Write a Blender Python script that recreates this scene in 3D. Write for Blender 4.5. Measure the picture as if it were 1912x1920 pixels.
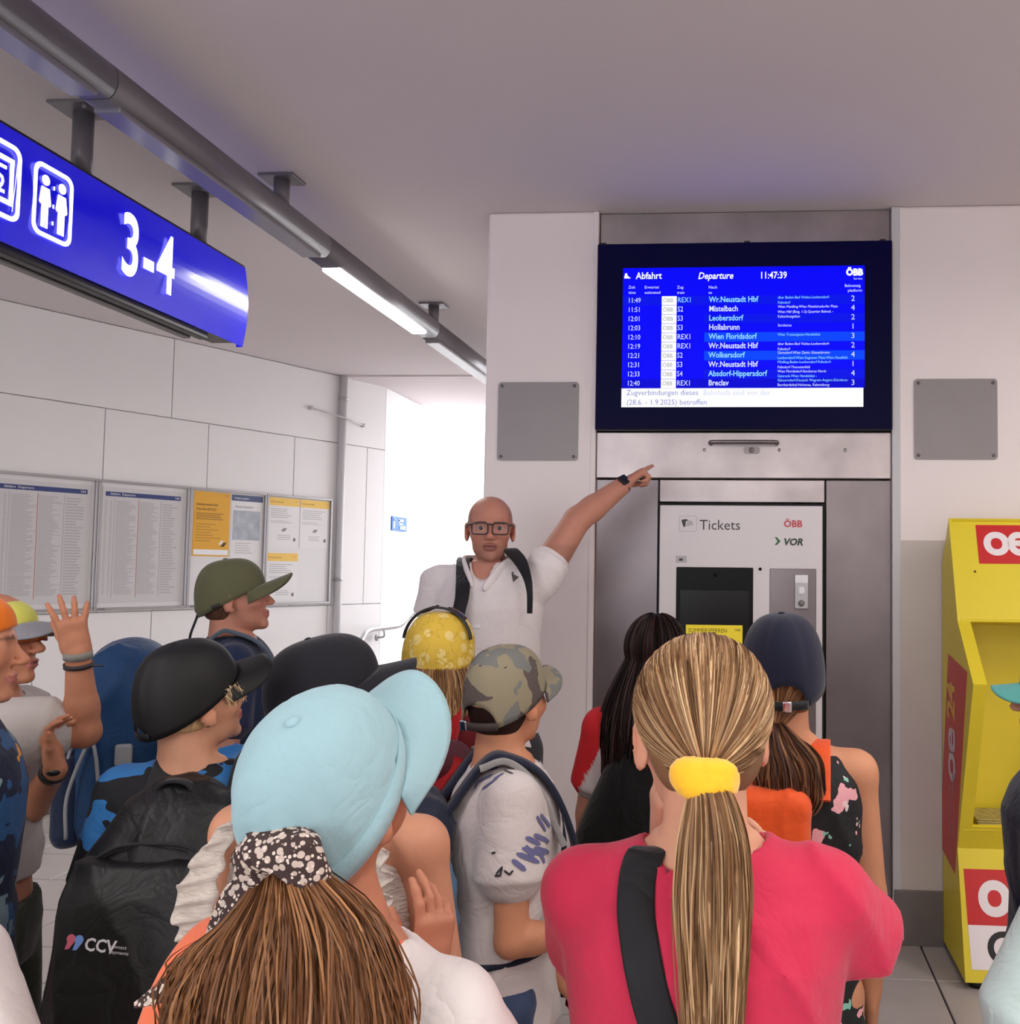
import bpy, bmesh, math, random
import numpy as np
from mathutils import Matrix, Vector

for _o in list(bpy.data.objects):
    bpy.data.objects.remove(_o, do_unlink=True)
random.seed(7)
SC = bpy.context.scene
COL = SC.collection

# ------------------------------------------------------------------ camera
IMW, IMH = 1912.0, 1920.0
FPX, PPX, PPY = 1880.0, 1280.0, 960.0
CAMH = 1.55
CYAW, CPITCH, CROLL = math.atan(135/1880), math.atan(110/1880), 0.010
def _rx(a): c,s=math.cos(a),math.sin(a); return np.array([[1,0,0],[0,c,-s],[0,s,c]])
def _ry(a): c,s=math.cos(a),math.sin(a); return np.array([[c,0,s],[0,1,0],[-s,0,c]])
def _rz(a): c,s=math.cos(a),math.sin(a); return np.array([[c,-s,0],[s,c,0],[0,0,1]])
CAMR = _rz(CYAW) @ _rx(math.pi/2+CPITCH) @ _rz(CROLL)
CAMP = np.array([0,0,CAMH])
def ray(x,y): return CAMR @ np.array([(x-PPX)/FPX, -(y-PPY)/FPX, -1.0])
def P(x,y,Y):  d=ray(x,y); return CAMP + d*(Y/d[1])
def PZ(x,y,z): d=ray(x,y); return CAMP + d*((z-CAMH)/d[2])
def proj(p):
    q = CAMR.T @ (np.asarray(p,float)-CAMP); return (PPX+FPX*q[0]/-q[2], PPY-FPX*q[1]/-q[2])
_cd = bpy.data.cameras.new('camera'); CAM = bpy.data.objects.new('camera', _cd); COL.objects.link(CAM)
_cd.sensor_fit = 'HORIZONTAL'; _cd.sensor_width = 36.0; _cd.lens = FPX/IMW*36.0
_cd.shift_x = -(PPX-IMW/2)/IMW; _cd.shift_y = (PPY-IMH/2)/IMW
_cd.clip_start = 0.02; _cd.clip_end = 200
_m = Matrix.Identity(4)
for _i in range(3):
    for _j in range(3): _m[_i][_j] = CAMR[_i][_j]
    _m[_i][3] = CAMP[_i]
CAM.matrix_world = _m
SC.camera = CAM

# ------------------------------------------------------------------ world, exposure
W = bpy.data.worlds.new('daylight'); SC.world = W; W.use_nodes = True
_bg = W.node_tree.nodes['Background']; _bg.inputs[0].default_value = (0.93, 0.96, 1.0, 1); _bg.inputs[1].default_value = 6.5
SC.view_settings.view_transform = 'Standard'; SC.view_settings.look = 'None'
SC.view_settings.gamma = 1.0; SC.view_settings.exposure = 0.0
try: SC.view_settings.use_curve_mapping = False
except Exception: pass
LAMP_W = 0.72     # overall lamp power factor

# ------------------------------------------------------------------ helpers
def link(o, parent=None):
    COL.objects.link(o)
    if parent is not None: o.parent = parent
    return o
def tag(o, label=None, cat=None, group=None, kind=None):
    if label: o['label'] = label
    if cat: o['category'] = cat
    if group: o['group'] = group
    if kind: o['kind'] = kind
    return o
def thing(name, label, cat, loc=(0,0,0), rotz=0.0, group=None):
    o = bpy.data.objects.new(name, None); COL.objects.link(o)
    o.location = loc; o.rotation_euler = (0,0,rotz); o.empty_display_size = 0.1
    return tag(o, label, cat, group)
def structure(name, loc=(0,0,0), rotz=0.0):
    o = bpy.data.objects.new(name, None); COL.objects.link(o); o.location = loc; o.rotation_euler=(0,0,rotz)
    o['kind'] = 'structure'; return o

MATS = {}
def srgb(r,g,b):
    f = lambda c: (c/255/12.92) if c/255 <= .04045 else ((c/255+.055)/1.055)**2.4
    return (f(r), f(g), f(b), 1.0)
def mat(name, col=(128,128,128), rough=0.6, metal=0.0, var=0.0, vscale=8.0, bump=0.0, bscale=60.0,
        emit=0.0, attr=None, spec=0.5, alpha=1.0, trans=0.0, stretch=None, sheen=0.0, coat=0.0, bdist=0.002, wrinkle=0.0, wscale=11.0):
    if name in MATS: return MATS[name]
    m = bpy.data.materials.new(name); m.use_nodes = True; nt = m.node_tree; N = nt.nodes; L = nt.links
    b = N['Principled BSDF']; c = srgb(*col)
    b.inputs['Base Color'].default_value = c; b.inputs['Roughness'].default_value = rough
    b.inputs['Metallic'].default_value = metal; b.inputs['Specular IOR Level'].default_value = spec
    if coat: b.inputs['Coat Weight'].default_value = coat; b.inputs['Coat Roughness'].default_value = 0.12
    if trans: b.inputs['Transmission Weight'].default_value = trans
    if alpha < 1: b.inputs['Alpha'].default_value = alpha
    if sheen: b.inputs['Sheen Weight'].default_value = sheen
    if emit and name.startswith(('screen_','display_')): b.inputs['Base Color'].default_value=(0,0,0,1)
    if emit:
        b.inputs['Emission Color'].default_value = c; b.inputs['Emission Strength'].default_value = emit
    src = None
    if attr:
        a = N.new('ShaderNodeAttribute'); a.attribute_name = attr; src = a.outputs['Color']
        L.new(src, b.inputs['Base Color'])
    tc = None
    def coord():
        nonlocal tc
        if tc is None:
            t = N.new('ShaderNodeTexCoord'); tc = t.outputs['Object']
            if stretch:
                mp = N.new('ShaderNodeMapping'); mp.inputs['Scale'].default_value = stretch
                L.new(tc, mp.inputs['Vector']); tc = mp.outputs['Vector']
        return tc
    if var:
        n = N.new('ShaderNodeTexNoise'); n.inputs['Scale'].default_value = vscale; n.inputs['Detail'].default_value = 5
        L.new(coord(), n.inputs['Vector'])
        mr = N.new('ShaderNodeMapRange'); mr.inputs['From Min'].default_value = .25; mr.inputs['From Max'].default_value = .75
        mr.inputs['To Min'].default_value = 1-var; mr.inputs['To Max'].default_value = 1+var
        L.new(n.outputs['Fac'], mr.inputs['Value'])
        mx = N.new('ShaderNodeVectorMath'); mx.operation = 'SCALE'
        if src is not None: L.new(src, mx.inputs[0])
        else: mx.inputs[0].default_value = c[:3]
        L.new(mr.outputs['Result'], mx.inputs['Scale']); L.new(mx.outputs['Vector'], b.inputs['Base Color'])
    if bump:
        n2 = N.new('ShaderNodeTexNoise'); n2.inputs['Scale'].default_value = bscale; n2.inputs['Detail'].default_value = 4
        L.new(coord(), n2.inputs['Vector'])
        bp = N.new('ShaderNodeBump'); bp.inputs['Strength'].default_value = bump; bp.inputs['Distance'].default_value = bdist
        L.new(n2.outputs['Fac'], bp.inputs['Height']); L.new(bp.outputs['Normal'], b.inputs['Normal'])
        if wrinkle:
            n3 = N.new('ShaderNodeTexNoise'); n3.inputs['Scale'].default_value = wscale; n3.inputs['Detail'].default_value = 2.0; n3.inputs['Distortion'].default_value = 1.6
            L.new(coord(), n3.inputs['Vector'])
            sb = N.new('ShaderNodeMath'); sb.operation = 'SUBTRACT'; sb.inputs[1].default_value = .5; L.new(n3.outputs['Fac'], sb.inputs[0])
            ab = N.new('ShaderNodeMath'); ab.operation = 'ABSOLUTE'; L.new(sb.outputs[0], ab.inputs[0])
            sq = N.new('ShaderNodeMath'); sq.operation = 'POWER'; sq.inputs[1].default_value = .7; L.new(ab.outputs[0], sq.inputs[0])
            b2 = N.new('ShaderNodeBump'); b2.inputs['Strength'].default_value = wrinkle; b2.inputs['Distance'].default_value = .03
            L.new(sq.outputs[0], b2.inputs['Height']); L.new(b2.outputs['Normal'], bp.inputs['Normal'])
    MATS[name] = m; return m

def mesh_obj(name, verts, faces, m, parent=None, smooth=False, cols=None):
    me = bpy.data.meshes.new(name); me.from_pydata([tuple(map(float,v)) for v in verts], [], [tuple(f) for f in faces]); me.update()
    if smooth: me.polygons.foreach_set('use_smooth', [True]*len(me.polygons))
    if cols is not None:
        a = me.color_attributes.new('Col', 'FLOAT_COLOR', 'POINT')
        c4 = np.ones((len(verts),4), np.float32); c4[:,:3] = cols; a.data.foreach_set('color', c4.ravel())
    if m: me.materials.append(m)
    return link(bpy.data.objects.new(name, me), parent)
def bm_obj(name, bm, m, parent=None, smooth=False):
    me = bpy.data.meshes.new(name); bm.to_mesh(me); bm.free()
    if smooth: me.polygons.foreach_set('use_smooth', [True]*len(me.polygons))
    if m: me.materials.append(m)
    return link(bpy.data.objects.new(name, me), parent)
def bm_box(bm, x0,x1,y0,y1,z0,z1, bevel=0.0, seg=2):
    g = bmesh.ops.create_cube(bm, size=1.0)
    for v in g['verts']:
        v.co = Vector(((x0+x1)/2 + v.co.x*(x1-x0), (y0+y1)/2 + v.co.y*(y1-y0), (z0+z1)/2 + v.co.z*(z1-z0)))
    if bevel:
        es = list({e for v in g['verts'] for e in v.link_edges})
        bmesh.ops.bevel(bm, geom=es, offset=bevel, segments=seg, affect='EDGES', profile=0.5)
def box(name, parent, x0,x1,y0,y1,z0,z1, m, bevel=0.0, seg=2):
    bm = bmesh.new(); bm_box(bm, min(x0,x1),max(x0,x1),min(y0,y1),max(y0,y1),min(z0,z1),max(z0,z1), bevel, seg)
    return bm_obj(name, bm, m, parent)
def tube_mesh(paths, rads, sides=8, closed=False):
    """paths: list of (n,3); rads: list of (n,) or float. returns verts, faces"""
    V=[]; Fc=[]; base=0
    for pth, rd in zip(paths, rads):
        p = np.asarray(pth, float); n = len(p); r = np.full(n, rd) if np.isscalar(rd) else np.asarray(rd)
        t = np.gradient(p, axis=0); t /= np.linalg.norm(t,axis=1)[:,None]+1e-12
        ref = np.array([0,0,1.0]) if abs(t[0][2])<.9 else np.array([1.0,0,0])
        a = np.cross(t[0], ref); a /= np.linalg.norm(a)
        fr=[]
        for i in range(n):
            a = a - t[i]*(a@t[i]); a /= np.linalg.norm(a)+1e-12; fr.append((a.copy(), np.cross(t[i],a)))
        for i in range(n):
            for k in range(sides):
                an = 2*math.pi*k/sides
                V.append(p[i] + r[i]*(math.cos(an)*fr[i][0]+math.sin(an)*fr[i][1]))
        for i in range(n-1):
            for k in range(sides):
                k2=(k+1)%sides
                Fc.append((base+i*sides+k, base+i*sides+k2, base+(i+1)*sides+k2, base+(i+1)*sides+k))
        Fc.append(tuple(base+k for k in range(sides))[::-1]); Fc.append(tuple(base+(n-1)*sides+k for k in range(sides)))
        base += n*sides
    return V, Fc
def tube(name, parent, pts, r, m, sides=10):
    V,Fc = tube_mesh([pts],[r],sides); return mesh_obj(name, V, Fc, m, parent, smooth=True)
def smooth_path(pts, n=24):
    p = np.asarray(pts,float); k=len(p)
    if k<3: return np.array([p[0]+(p[-1]-p[0])*t for t in np.linspace(0,1,n)])
    q = np.vstack([2*p[0]-p[1], p, 2*p[-1]-p[-2]]); out=[]
    for t in np.linspace(0,k-1-1e-9,n):
        i=int(t); f=t-i; a,b,c,d=q[i],q[i+1],q[i+2],q[i+3]
        out.append(.5*((2*b)+(-a+c)*f+(2*a-5*b+4*c-d)*f*f+(-a+3*b-3*c+d)*f**3))
    return np.array(out)
def prism(name, parent, pts2, y0, y1, m, bevel=0):
    """polygon given in local x,z extruded from y0 to y1"""
    bm=bmesh.new(); vs=[bm.verts.new((x,y0,z)) for x,z in pts2]; f=bm.faces.new(vs)
    r=bmesh.ops.extrude_face_region(bm, geom=[f])
    for v in r['geom']:
        if isinstance(v,bmesh.types.BMVert): v.co.y=y1
    bmesh.ops.recalc_face_normals(bm, faces=bm.faces)
    return bm_obj(name,bm,m,parent)
def rrect(x0,x1,z0,z1,r,n=6):
    out=[]
    for cx,cz,a0 in ((x1-r,z1-r,0),(x0+r,z1-r,90),(x0+r,z0+r,180),(x1-r,z0+r,270)):
        for i in range(n+1):
            a=math.radians(a0+90*i/n); out.append((cx+r*math.cos(a), cz+r*math.sin(a)))
    return out
def ring(name, parent, outer, inner, y0, y1, m):
    """frame between two loops with the same vertex count"""
    n=len(outer); V=[]; Fc=[]
    for y in (y0,y1):
        V += [(x,y,z) for x,z in outer]; V += [(x,y,z) for x,z in inner]
    for i in range(n):
        j=(i+1)%n
        Fc += [(i,j,n+j,n+i),(2*n+j,2*n+i,3*n+i,3*n+j),(j,i,2*n+i,2*n+j),(n+i,n+j,3*n+j,3*n+i)]
    return mesh_obj(name,V,Fc,m,parent)
TEXTS=[]
def frame(o, x, up):
    x=Vector(x).normalized(); up=Vector(up).normalized(); n=x.cross(up)
    return Matrix(((x.x,up.x,n.x,o[0]),(x.y,up.y,n.y,o[1]),(x.z,up.z,n.z,o[2]),(0,0,0,1)))
def flat(name, parent, pts, m, fr, h=.001):
    """thin polygon laid on the plane of frame fr"""
    n=len(pts); V=[fr@Vector((x,y,0)) for x,y in pts]+[fr@Vector((x,y,h)) for x,y in pts]
    F_=[tuple(range(n,2*n)),tuple(range(n))[::-1]]+[(i,(i+1)%n,n+(i+1)%n,n+i) for i in range(n)]
    return mesh_obj(name,V,F_,m,parent)
def text(name, parent, s, x, z, size, m, y=-0.001, align='LEFT', shear=0.0, bold=0.0, rot=0.0, sx=1.0, depth=0.0, space=1.0, frame=None):
    cu = bpy.data.curves.new(name,'FONT'); cu.body=s; cu.size=size; cu.align_x=align; cu.shear=shear; cu.offset=bold
    cu.resolution_u=2 if size<.1 else 6; cu.extrude=depth; cu.space_character=space
    o = bpy.data.objects.new(name+'_src',cu); COL.objects.link(o)
    mtx = Matrix.Translation((x,y,z)) @ Matrix.Rotation(math.pi/2,4,'X') @ Matrix.Rotation(rot,4,'Z') @ Matrix.Diagonal((sx,1,1,1))
    if frame is not None: mtx = frame @ Matrix.Translation((x,z,-y)) @ Matrix.Rotation(rot,4,'Z') @ Matrix.Diagonal((sx,1,1,1))
    TEXTS.append((o,name,parent,m,mtx)); return o
def flush_texts():
    if not TEXTS: return
    dg = bpy.context.evaluated_depsgraph_get(); dg.update()
    for o,name,parent,m,mtx in TEXTS:
        me = bpy.data.meshes.new_from_object(o.evaluated_get(dg)); me.transform(mtx)
        me.materials.clear(); me.materials.append(m)
        n = link(bpy.data.objects.new(name, me), parent)
    for t in TEXTS:
        cu=t[0].data; bpy.data.objects.remove(t[0],do_unlink=True); bpy.data.curves.remove(cu)
    TEXTS.clear()

# ================================================================== SETTING
ZC = 3.145          # ceiling height
D = 4.342           # front wall plane (Y)
A2 = PZ(0,560,ZC)[:2]; B2 = PZ(640,705,ZC)[:2]
LU = (B2-A2)/np.linalg.norm(B2-A2); LN = np.array([-LU[1],LU[0]]); LANG = math.atan2(LU[1],LU[0])
S_END = 3.1745      # left wall ends here (start of the stairwell)
CX, CY = A2 + LU*S_END
def LW(x,y):
    d=ray(x,y); t=((A2-CAMP[:2])@LN)/(d[:2]@LN); p=CAMP+d*t; return float((p[:2]-A2)@LU), float(p[2])
def FW(x,y,off=0.0):
    p=P(x,y,D+off); return float(p[0]), float(p[2])

M_ceil = mat('ceiling_plaster',(218,209,211),.9,var=.02,vscale=1.2,bump=.08,bscale=40)
M_wall = mat('white_wall_paint',(236,226,224),.75,var=.025,vscale=2.0,bump=.12,bscale=25)
M_wall2= mat('beige_wall_paint',(196,186,180),.6,var=.04,vscale=3.0,bump=.1,bscale=25)
M_lwall= mat('white_wall_board',(234,231,231),.7,var=.02,vscale=1.5,bump=.05,bscale=30)
M_joint= mat('board_joint_grey',(204,202,202),.8)
M_tile = mat('floor_tile_grey',(176,168,164),.35,var=.07,vscale=6,bump=.05,bscale=80)
M_grout= mat('floor_grout_dark',(70,62,58),.9)
M_base = mat('baseboard_grey_tile',(112,104,102),.45,var=.08,vscale=7)
M_pipe = mat('pipe_grey_paint',(198,196,198),.5)
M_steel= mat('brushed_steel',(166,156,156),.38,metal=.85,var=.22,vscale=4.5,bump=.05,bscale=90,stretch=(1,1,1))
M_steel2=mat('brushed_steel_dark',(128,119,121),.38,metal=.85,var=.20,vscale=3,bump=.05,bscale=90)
M_plate= mat('grey_metal_plate',(140,134,134),.5,metal=.35,var=.05,vscale=5,bump=.05,bscale=120)
M_black= mat('black_plastic',(14,13,15),.45)
M_dark = mat('gap_shade',(20,18,20),.8)
M_alu  = mat('aluminium_frame',(170,168,170),.38,metal=.7)
M_chrome=mat('chrome',(205,208,212),.15,metal=1.0)

# floor: one slab and the tiles lying on it
floor = box('floor', None, -9, 3.6, -5.0, 14.0, -0.2, -0.012, M_grout); tag(floor, kind='structure')
PIT, TX0, TY0 = 0.415, 0.70, 3.975
def make_tile_mesh():
    bm=bmesh.new(); h=PIT/2-.0035; bm_box(bm,-h,h,-h,h,-.012,0,.0025,1)
    me=bpy.data.meshes.new('floor_tile'); bm.to_mesh(me); bm.free(); me.materials.append(M_tile); return me
TILE=make_tile_mesh(); rest=[]; ntile=0
for j in range(-21,24):
    for i in range(-23,7):
        cx,cy = TX0+(i+.5)*PIT, TY0+(j+.5)*PIT
        if cx>3.5 or cx<-8.8 or cy>9.2: continue
        near = (-5.3<cx<-1.6 and 3.7<cy<8.3) or (-1.9<cx<2.2 and 2.2<cy<4.5) or (-2.4<cx<1.5 and 1.0<cy<2.4)
        if near and ntile<298:
            o=bpy.data.objects.new('floor_tile',TILE); link(o,floor); o.location=(cx,cy,0); ntile+=1
        else: rest.append((cx,cy))
V=[];Fc=[]; h=PIT/2-.0035
for cx,cy in rest:
    b=len(V)
    V+=[(cx-h,cy-h,-.012),(cx+h,cy-h,-.012),(cx+h,cy+h,-.012),(cx-h,cy+h,-.012),(cx-h,cy-h,0),(cx+h,cy-h,0),(cx+h,cy+h,0),(cx-h,cy+h,0)]
    Fc+=[(b+4,b+5,b+6,b+7),(b,b+1,b+5,b+4),(b+1,b+2,b+6,b+5),(b+2,b+3,b+7,b+6),(b+3,b,b+4,b+7)]
o=mesh_obj('floor_tiles_beyond',V,Fc,M_tile,floor); o['kind']='stuff'

# ceiling
tag(box('ceiling', None, -9, 3.6, -5.0, B2[1]-.02, ZC, ZC+.25, M_ceil), kind='structure')
o=box('ceiling_stairwell', None, -9, -0.9, B2[1]-.02, 9.5, ZC-.012, ZC+.25, M_ceil); tag(o,kind='structure')

# front wall: solid block with a recess for the machine, two-tone paint on the right
PXL, PXR = -0.700, 0.588
wf = structure('wall_front')
box('wall_block', wf, -1.198, PXL, D, 9.0, 0, ZC, M_wall, .012, 2)
box('wall_block', wf, PXL, PXR, D+.36, 9.0, 0, ZC, M_wall)
box('wall_block', wf, PXR, 3.45, D, 9.0, 0, ZC, M_wall, .012, 2)
zt = FW(1700,1013)[1]
box('painted_dado', wf, PXR+.014, 3.44, D-.0025, D+.01, .22, zt, M_wall2)
box('edge_strip', wf, PXR-.001, PXR+.035, D-.004, D+.02, .2, ZC-.002, M_pipe, .003)
box('edge_strip', wf, PXL-.022, PXL+.001, D-.004, D+.02, .2, ZC-.002, M_wall, .003)
bf = structure('baseboard_front')
zb = FW(1700,1668)[1]
x=-1.198
for x0,x1 in ((-1.2,PXL-.002),(PXR+.002,.96),(.964,1.36),(1.364,1.76),(1.764,2.16),(2.164,2.56),(2.564,3.0),(3.004,3.44)):
    box('baseboard_tile', bf, x0+.002, x1-.002, D-.014, D+.004, 0, zb, M_base, .003)
# right and far walls of the hall (outside the frame); unseen back wall added to limit the daylight from behind
wb_=structure('wall_back_unseen')
for x0,x1,z0,z1 in ((-9.2,-4.2,0,ZC),(-.4,3.6,0,ZC),(-4.2,-.4,2.55,ZC)): box('wall_block', wb_, x0,x1,-5.2,-5.0,z0,z1, M_wall)
tag(box('wall_right', None, 3.4, 3.6, -5, D, 0, ZC, M_wall), kind='structure')

# left wall, built from boards
wl = structure('wall_left', (A2[0],A2[1],0), LANG)
box('wall_core', wl, -11.5, S_END, .02, .25, 0, ZC, M_joint)
zj=2.58; g=.003
upx=[1.145+1.53*k for k in range(-8,2)]
lox=[.675+.765*k for k in range(-15,4)]
def board_row(xs,z0,z1):
    xs=[-11.4]+[v for v in xs if -11.4<v<S_END]+[S_END]
    for a,b in zip(xs[:-1],xs[1:]): box('wall_board', wl, a+g,b-g, 0,.03, z0+g,z1-g, M_lwall,.0015,1)
board_row(upx,zj,ZC-.002); board_row(lox,1.24,zj); board_row([v+.38 for v in lox],.21,1.24)
bl = structure('baseboard_left', (A2[0],A2[1],0), LANG)
for k in range(-24,8):
    a=k*.415; b=min(a+.412,S_END)
    if a<S_END: box('baseboard_tile', bl, a,b,-.016,.02,0,.205,M_base,.003)
# stairwell beyond: wall turning to run straight up the stairs, open to the sky
ws = structure('wall_stairwell')
box('wall_board', ws, CX-.25, CX, CY, CY+2.0, 0, ZC-.015, M_lwall)
box('wall_board', ws, CX-.25, CX, CY+2.004, CY+8, 0, 4.5, M_lwall)
st = structure('trim_1'); st.name='stairs'
for k in range(14):
    box('step', st, CX+.002, -1.2, CY+.35+.3*k, CY+.35+.3*(k+1)+.03, max(0,.165*k-.05), .165*(k+1), M_tile,.006)
tag(box('wall_stair_end', None, CX-.2,-1.0, CY+5.6,CY+5.75, 2.0, 3.4, M_lwall), kind='structure')

# ---- pipe in the wall corner with its crossing stay
pp = thing('wall_pipe','grey vertical pipe on the white wall beside the notice boards','pipe',(A2[0],A2[1],0),LANG)
sp = 2.655
tube('pipe_run', pp, [(sp,-.035,.0),(sp,-.035,1.6),(sp,-.035,ZC)], .031, M_pipe, 14)
for z in (.5,1.45,2.95):
    tube('pipe_clamp', pp, [(sp,-.035,z-.012),(sp,-.035,z+.012)], .037, M_alu, 14)
rd = thing('stay_rod','thin bent grey rod crossing the vertical pipe high on the wall','rod',(A2[0],A2[1],0),LANG)
tube('rod', rd, smooth_path([(2.34,-.02,2.83),(2.5,-.06,2.80),(sp,-.075,2.783),(2.78,-.05,2.765),(2.90,-.02,2.76)],18), .007, M_pipe, 6)
for x,z in ((2.34,2.83),(2.90,2.76)):
    tube('rod_foot', rd, [(x,.0,z),(x,-.03,z)], .016, M_pipe, 10)

# ---- notice boards with posters
M_paper = mat('poster_paper',(226,224,224),.6)
M_paper2= mat('poster_paper_grey',(206,203,204),.6)
M_backb = mat('board_backing',(222,220,220),.6)
M_navyp = mat('print_navy',(52,66,120),.6)
M_pgrey = mat('print_grey',(184,180,183),.6)
M_pdark = mat('print_dark',(120,114,118),.6)
M_pred  = mat('print_dull_red',(190,120,120),.6)
M_pyel  = mat('print_amber',(226,168,50),.6)
M_pyel2 = mat('print_amber_light',(238,196,96),.6)
M_pmap  = mat('print_map',(172,178,186),.6,var=.25,vscale=14)
M_white = mat('print_white',(236,236,238),.5)
M_ink   = mat('print_ink',(60,52,40),.6)
edges=[LW(0,1000)[0]-.56, .636, 1.293, 1.942, 2.585]
edges[0]=edges[1]-.655
ZB0,ZB1=1.255,2.108
blabels=['grey framed notice case holding a timetable, farthest from the vertical pipe',
 'grey framed notice case holding a timetable, adjoining the case with the amber poster',
 'grey framed notice case holding the amber poster and the map sheet',
 'grey framed notice case with amber headed notices, beside the vertical pipe']
for k in range(4):
    x0,x1=edges[k],edges[k+1]
    nb=thing('notice_board',blabels[k],'notice board',(A2[0],A2[1],0),LANG,'notice cases on the left wall')
    box('back_panel', nb, x0+.008,x1-.008,-.012,.0,ZB0+.008,ZB1-.008,M_backb)
    fw=.016
    box('frame_rail', nb, x0+.002,x1-.002,-.03,0,ZB1-fw,ZB1,M_alu,.002,1); box('frame_rail', nb, x0+.002,x1-.002,-.03,0,ZB0,ZB0+fw,M_alu,.002,1)
    box('frame_stile', nb, x0+.002,x0+.002+fw,-.031,0,ZB0+fw,ZB1-fw,M_alu,.002,1); box('frame_stile', nb, x1-.002-fw,x1-.002,-.031,0,ZB0+fw,ZB1-fw,M_alu,.002,1)
    box('lock', nb, x0+.03,x0+.07,-.034,-.028,ZB0+.004,ZB0+.012,M_pdark)
def sheet(name,label,cat,x0,x1,z0,z1,m,group=None):
    t=thing(name,label,cat,(A2[0],A2[1],0),LANG,group)
    box('sheet', t, x0,x1,-.0145,-.0122,z0,z1,m); return t
YP=-.0155
rng=random.Random(3)
def bars(t,x0,x1,z0,z1,n,m,fill=.5,jit=.5,name='text_row'):
    V=[];Fc=[]
    for i in range(n):
        zc=z1-(i+.5)*(z1-z0)/n; h=(z1-z0)/n*fill/2; xe=x1-(x1-x0)*rng.random()*jit
        b=len(V); V+=[(x0,YP,zc-h),(xe,YP,zc-h),(xe,YP,zc+h),(x0,YP,zc+h)]; Fc.append((b,b+1,b+2,b+3))
    mesh_obj(name,V,Fc,m,t)
for k,lab in ((0,'large white departure timetable with navy heading, farthest from the amber poster'),(1,'large white departure timetable with navy heading, beside the amber poster')):
    x0,x1=edges[k]+.035,edges[k+1]-.035
    t=sheet('timetable_poster',lab,'timetable',x0,x1,ZB0+.045,ZB1-.045,M_paper2,'timetables on the left wall')
    box('heading_bar',t,x0+.02,x1-.03,YP-.0005,YP+.002,ZB1-.105,ZB1-.075,M_navyp)
    text('heading',t,'Abfahrt  Departure',x0+.05,ZB1-.096,.022,M_white,YP-.0012)
    text('heading',t,'ÖBB',x1-.075,ZB1-.096,.018,M_white,YP-.0012)
    w=x1-x0
    for c0,c1,n,mm in ((.03,.06,60,M_pgrey),(.09,.12,60,M_pgrey),(.16,.42,60,M_pgrey),(.44,.68,60,M_pgrey),(.72,.92,34,M_pgrey)):
        bars(t,x0+c0*w,x0+c1*w,ZB0+.10,ZB1-.13,n,mm,.55,.45,'timetable_column')
    for c in (.14,.70): box('rule',t,x0+c*w,x0+c*w+.003,YP-.0003,YP+.002,ZB0+.08,ZB1-.12,M_pgrey)
    box('rule',t,x0+.425*w,x0+.425*w+.003,YP-.0003,YP+.002,ZB0+.08,ZB1-.12,M_pred)
# amber poster + map sheet in the third case
p0,p1=LW(358,1020),LW(430,925); x0,x1=p0[0],p1[0]
t=sheet('amber_poster','amber railway works poster with dark lettering and white foot strip','poster',x0,x1,1.62,2.085,M_pyel)
text('print_line',t,'Schienenersatzverkehr',x0+.02,1.985,.024,M_ink,YP-.001,sx=.8); text('print_line',t,'Wien Neu NÖ 2025',x0+.02,1.95,.024,M_ink,YP-.001,sx=.8)
text('print_line',t,'ÖBB',x1-.05,2.06,.016,M_pred,YP-.001)
bars(t,x0+.02,x1-.05,1.88,1.935,4,mat('print_brown',(150,104,30),.6),.4,.4); bars(t,x0+.02,x1-.06,1.72,1.86,7,mat('print_brown2',(190,140,44),.6),.35,.5)
box('foot_strip',t,x0+.008,x1-.008,YP-.0005,YP+.002,1.63,1.668,M_white)
prism('pictogram_arrow',t,[(x1-.07,1.69),(x1-.045,1.72),(x1-.02,1.72),(x1-.045,1.69)],YP-.001,YP+.001,M_ink); prism('pictogram_arrow',t,[(x1-.09,1.705),(x1-.065,1.735),(x1-.045,1.735),(x1-.07,1.705)],YP-.001,YP+.001,M_white)
x2,x3=x1+.012,edges[3]-.03
t=sheet('map_sheet','white notice with navy heading and a grey street map','notice',x2,x3,1.60,2.08,M_paper)
box('heading_bar',t,x2,x3,YP-.0005,YP+.002,2.035,2.08,mat('print_slate',(78,88,124),.6)); text('heading',t,'Umgebungsplan',x2+.02,2.05,.02,M_white,YP-.0012)
text('heading',t,'Wiener Neudorf',x2+.03,1.985,.022,M_pdark,YP-.0012)
box('map_print',t,x2+.015,x3-.02,YP-.0005,YP+.002,1.745,1.965,M_pmap); bars(t,x2+.04,x3-.05,1.64,1.73,5,M_pgrey,.3,.4)
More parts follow.
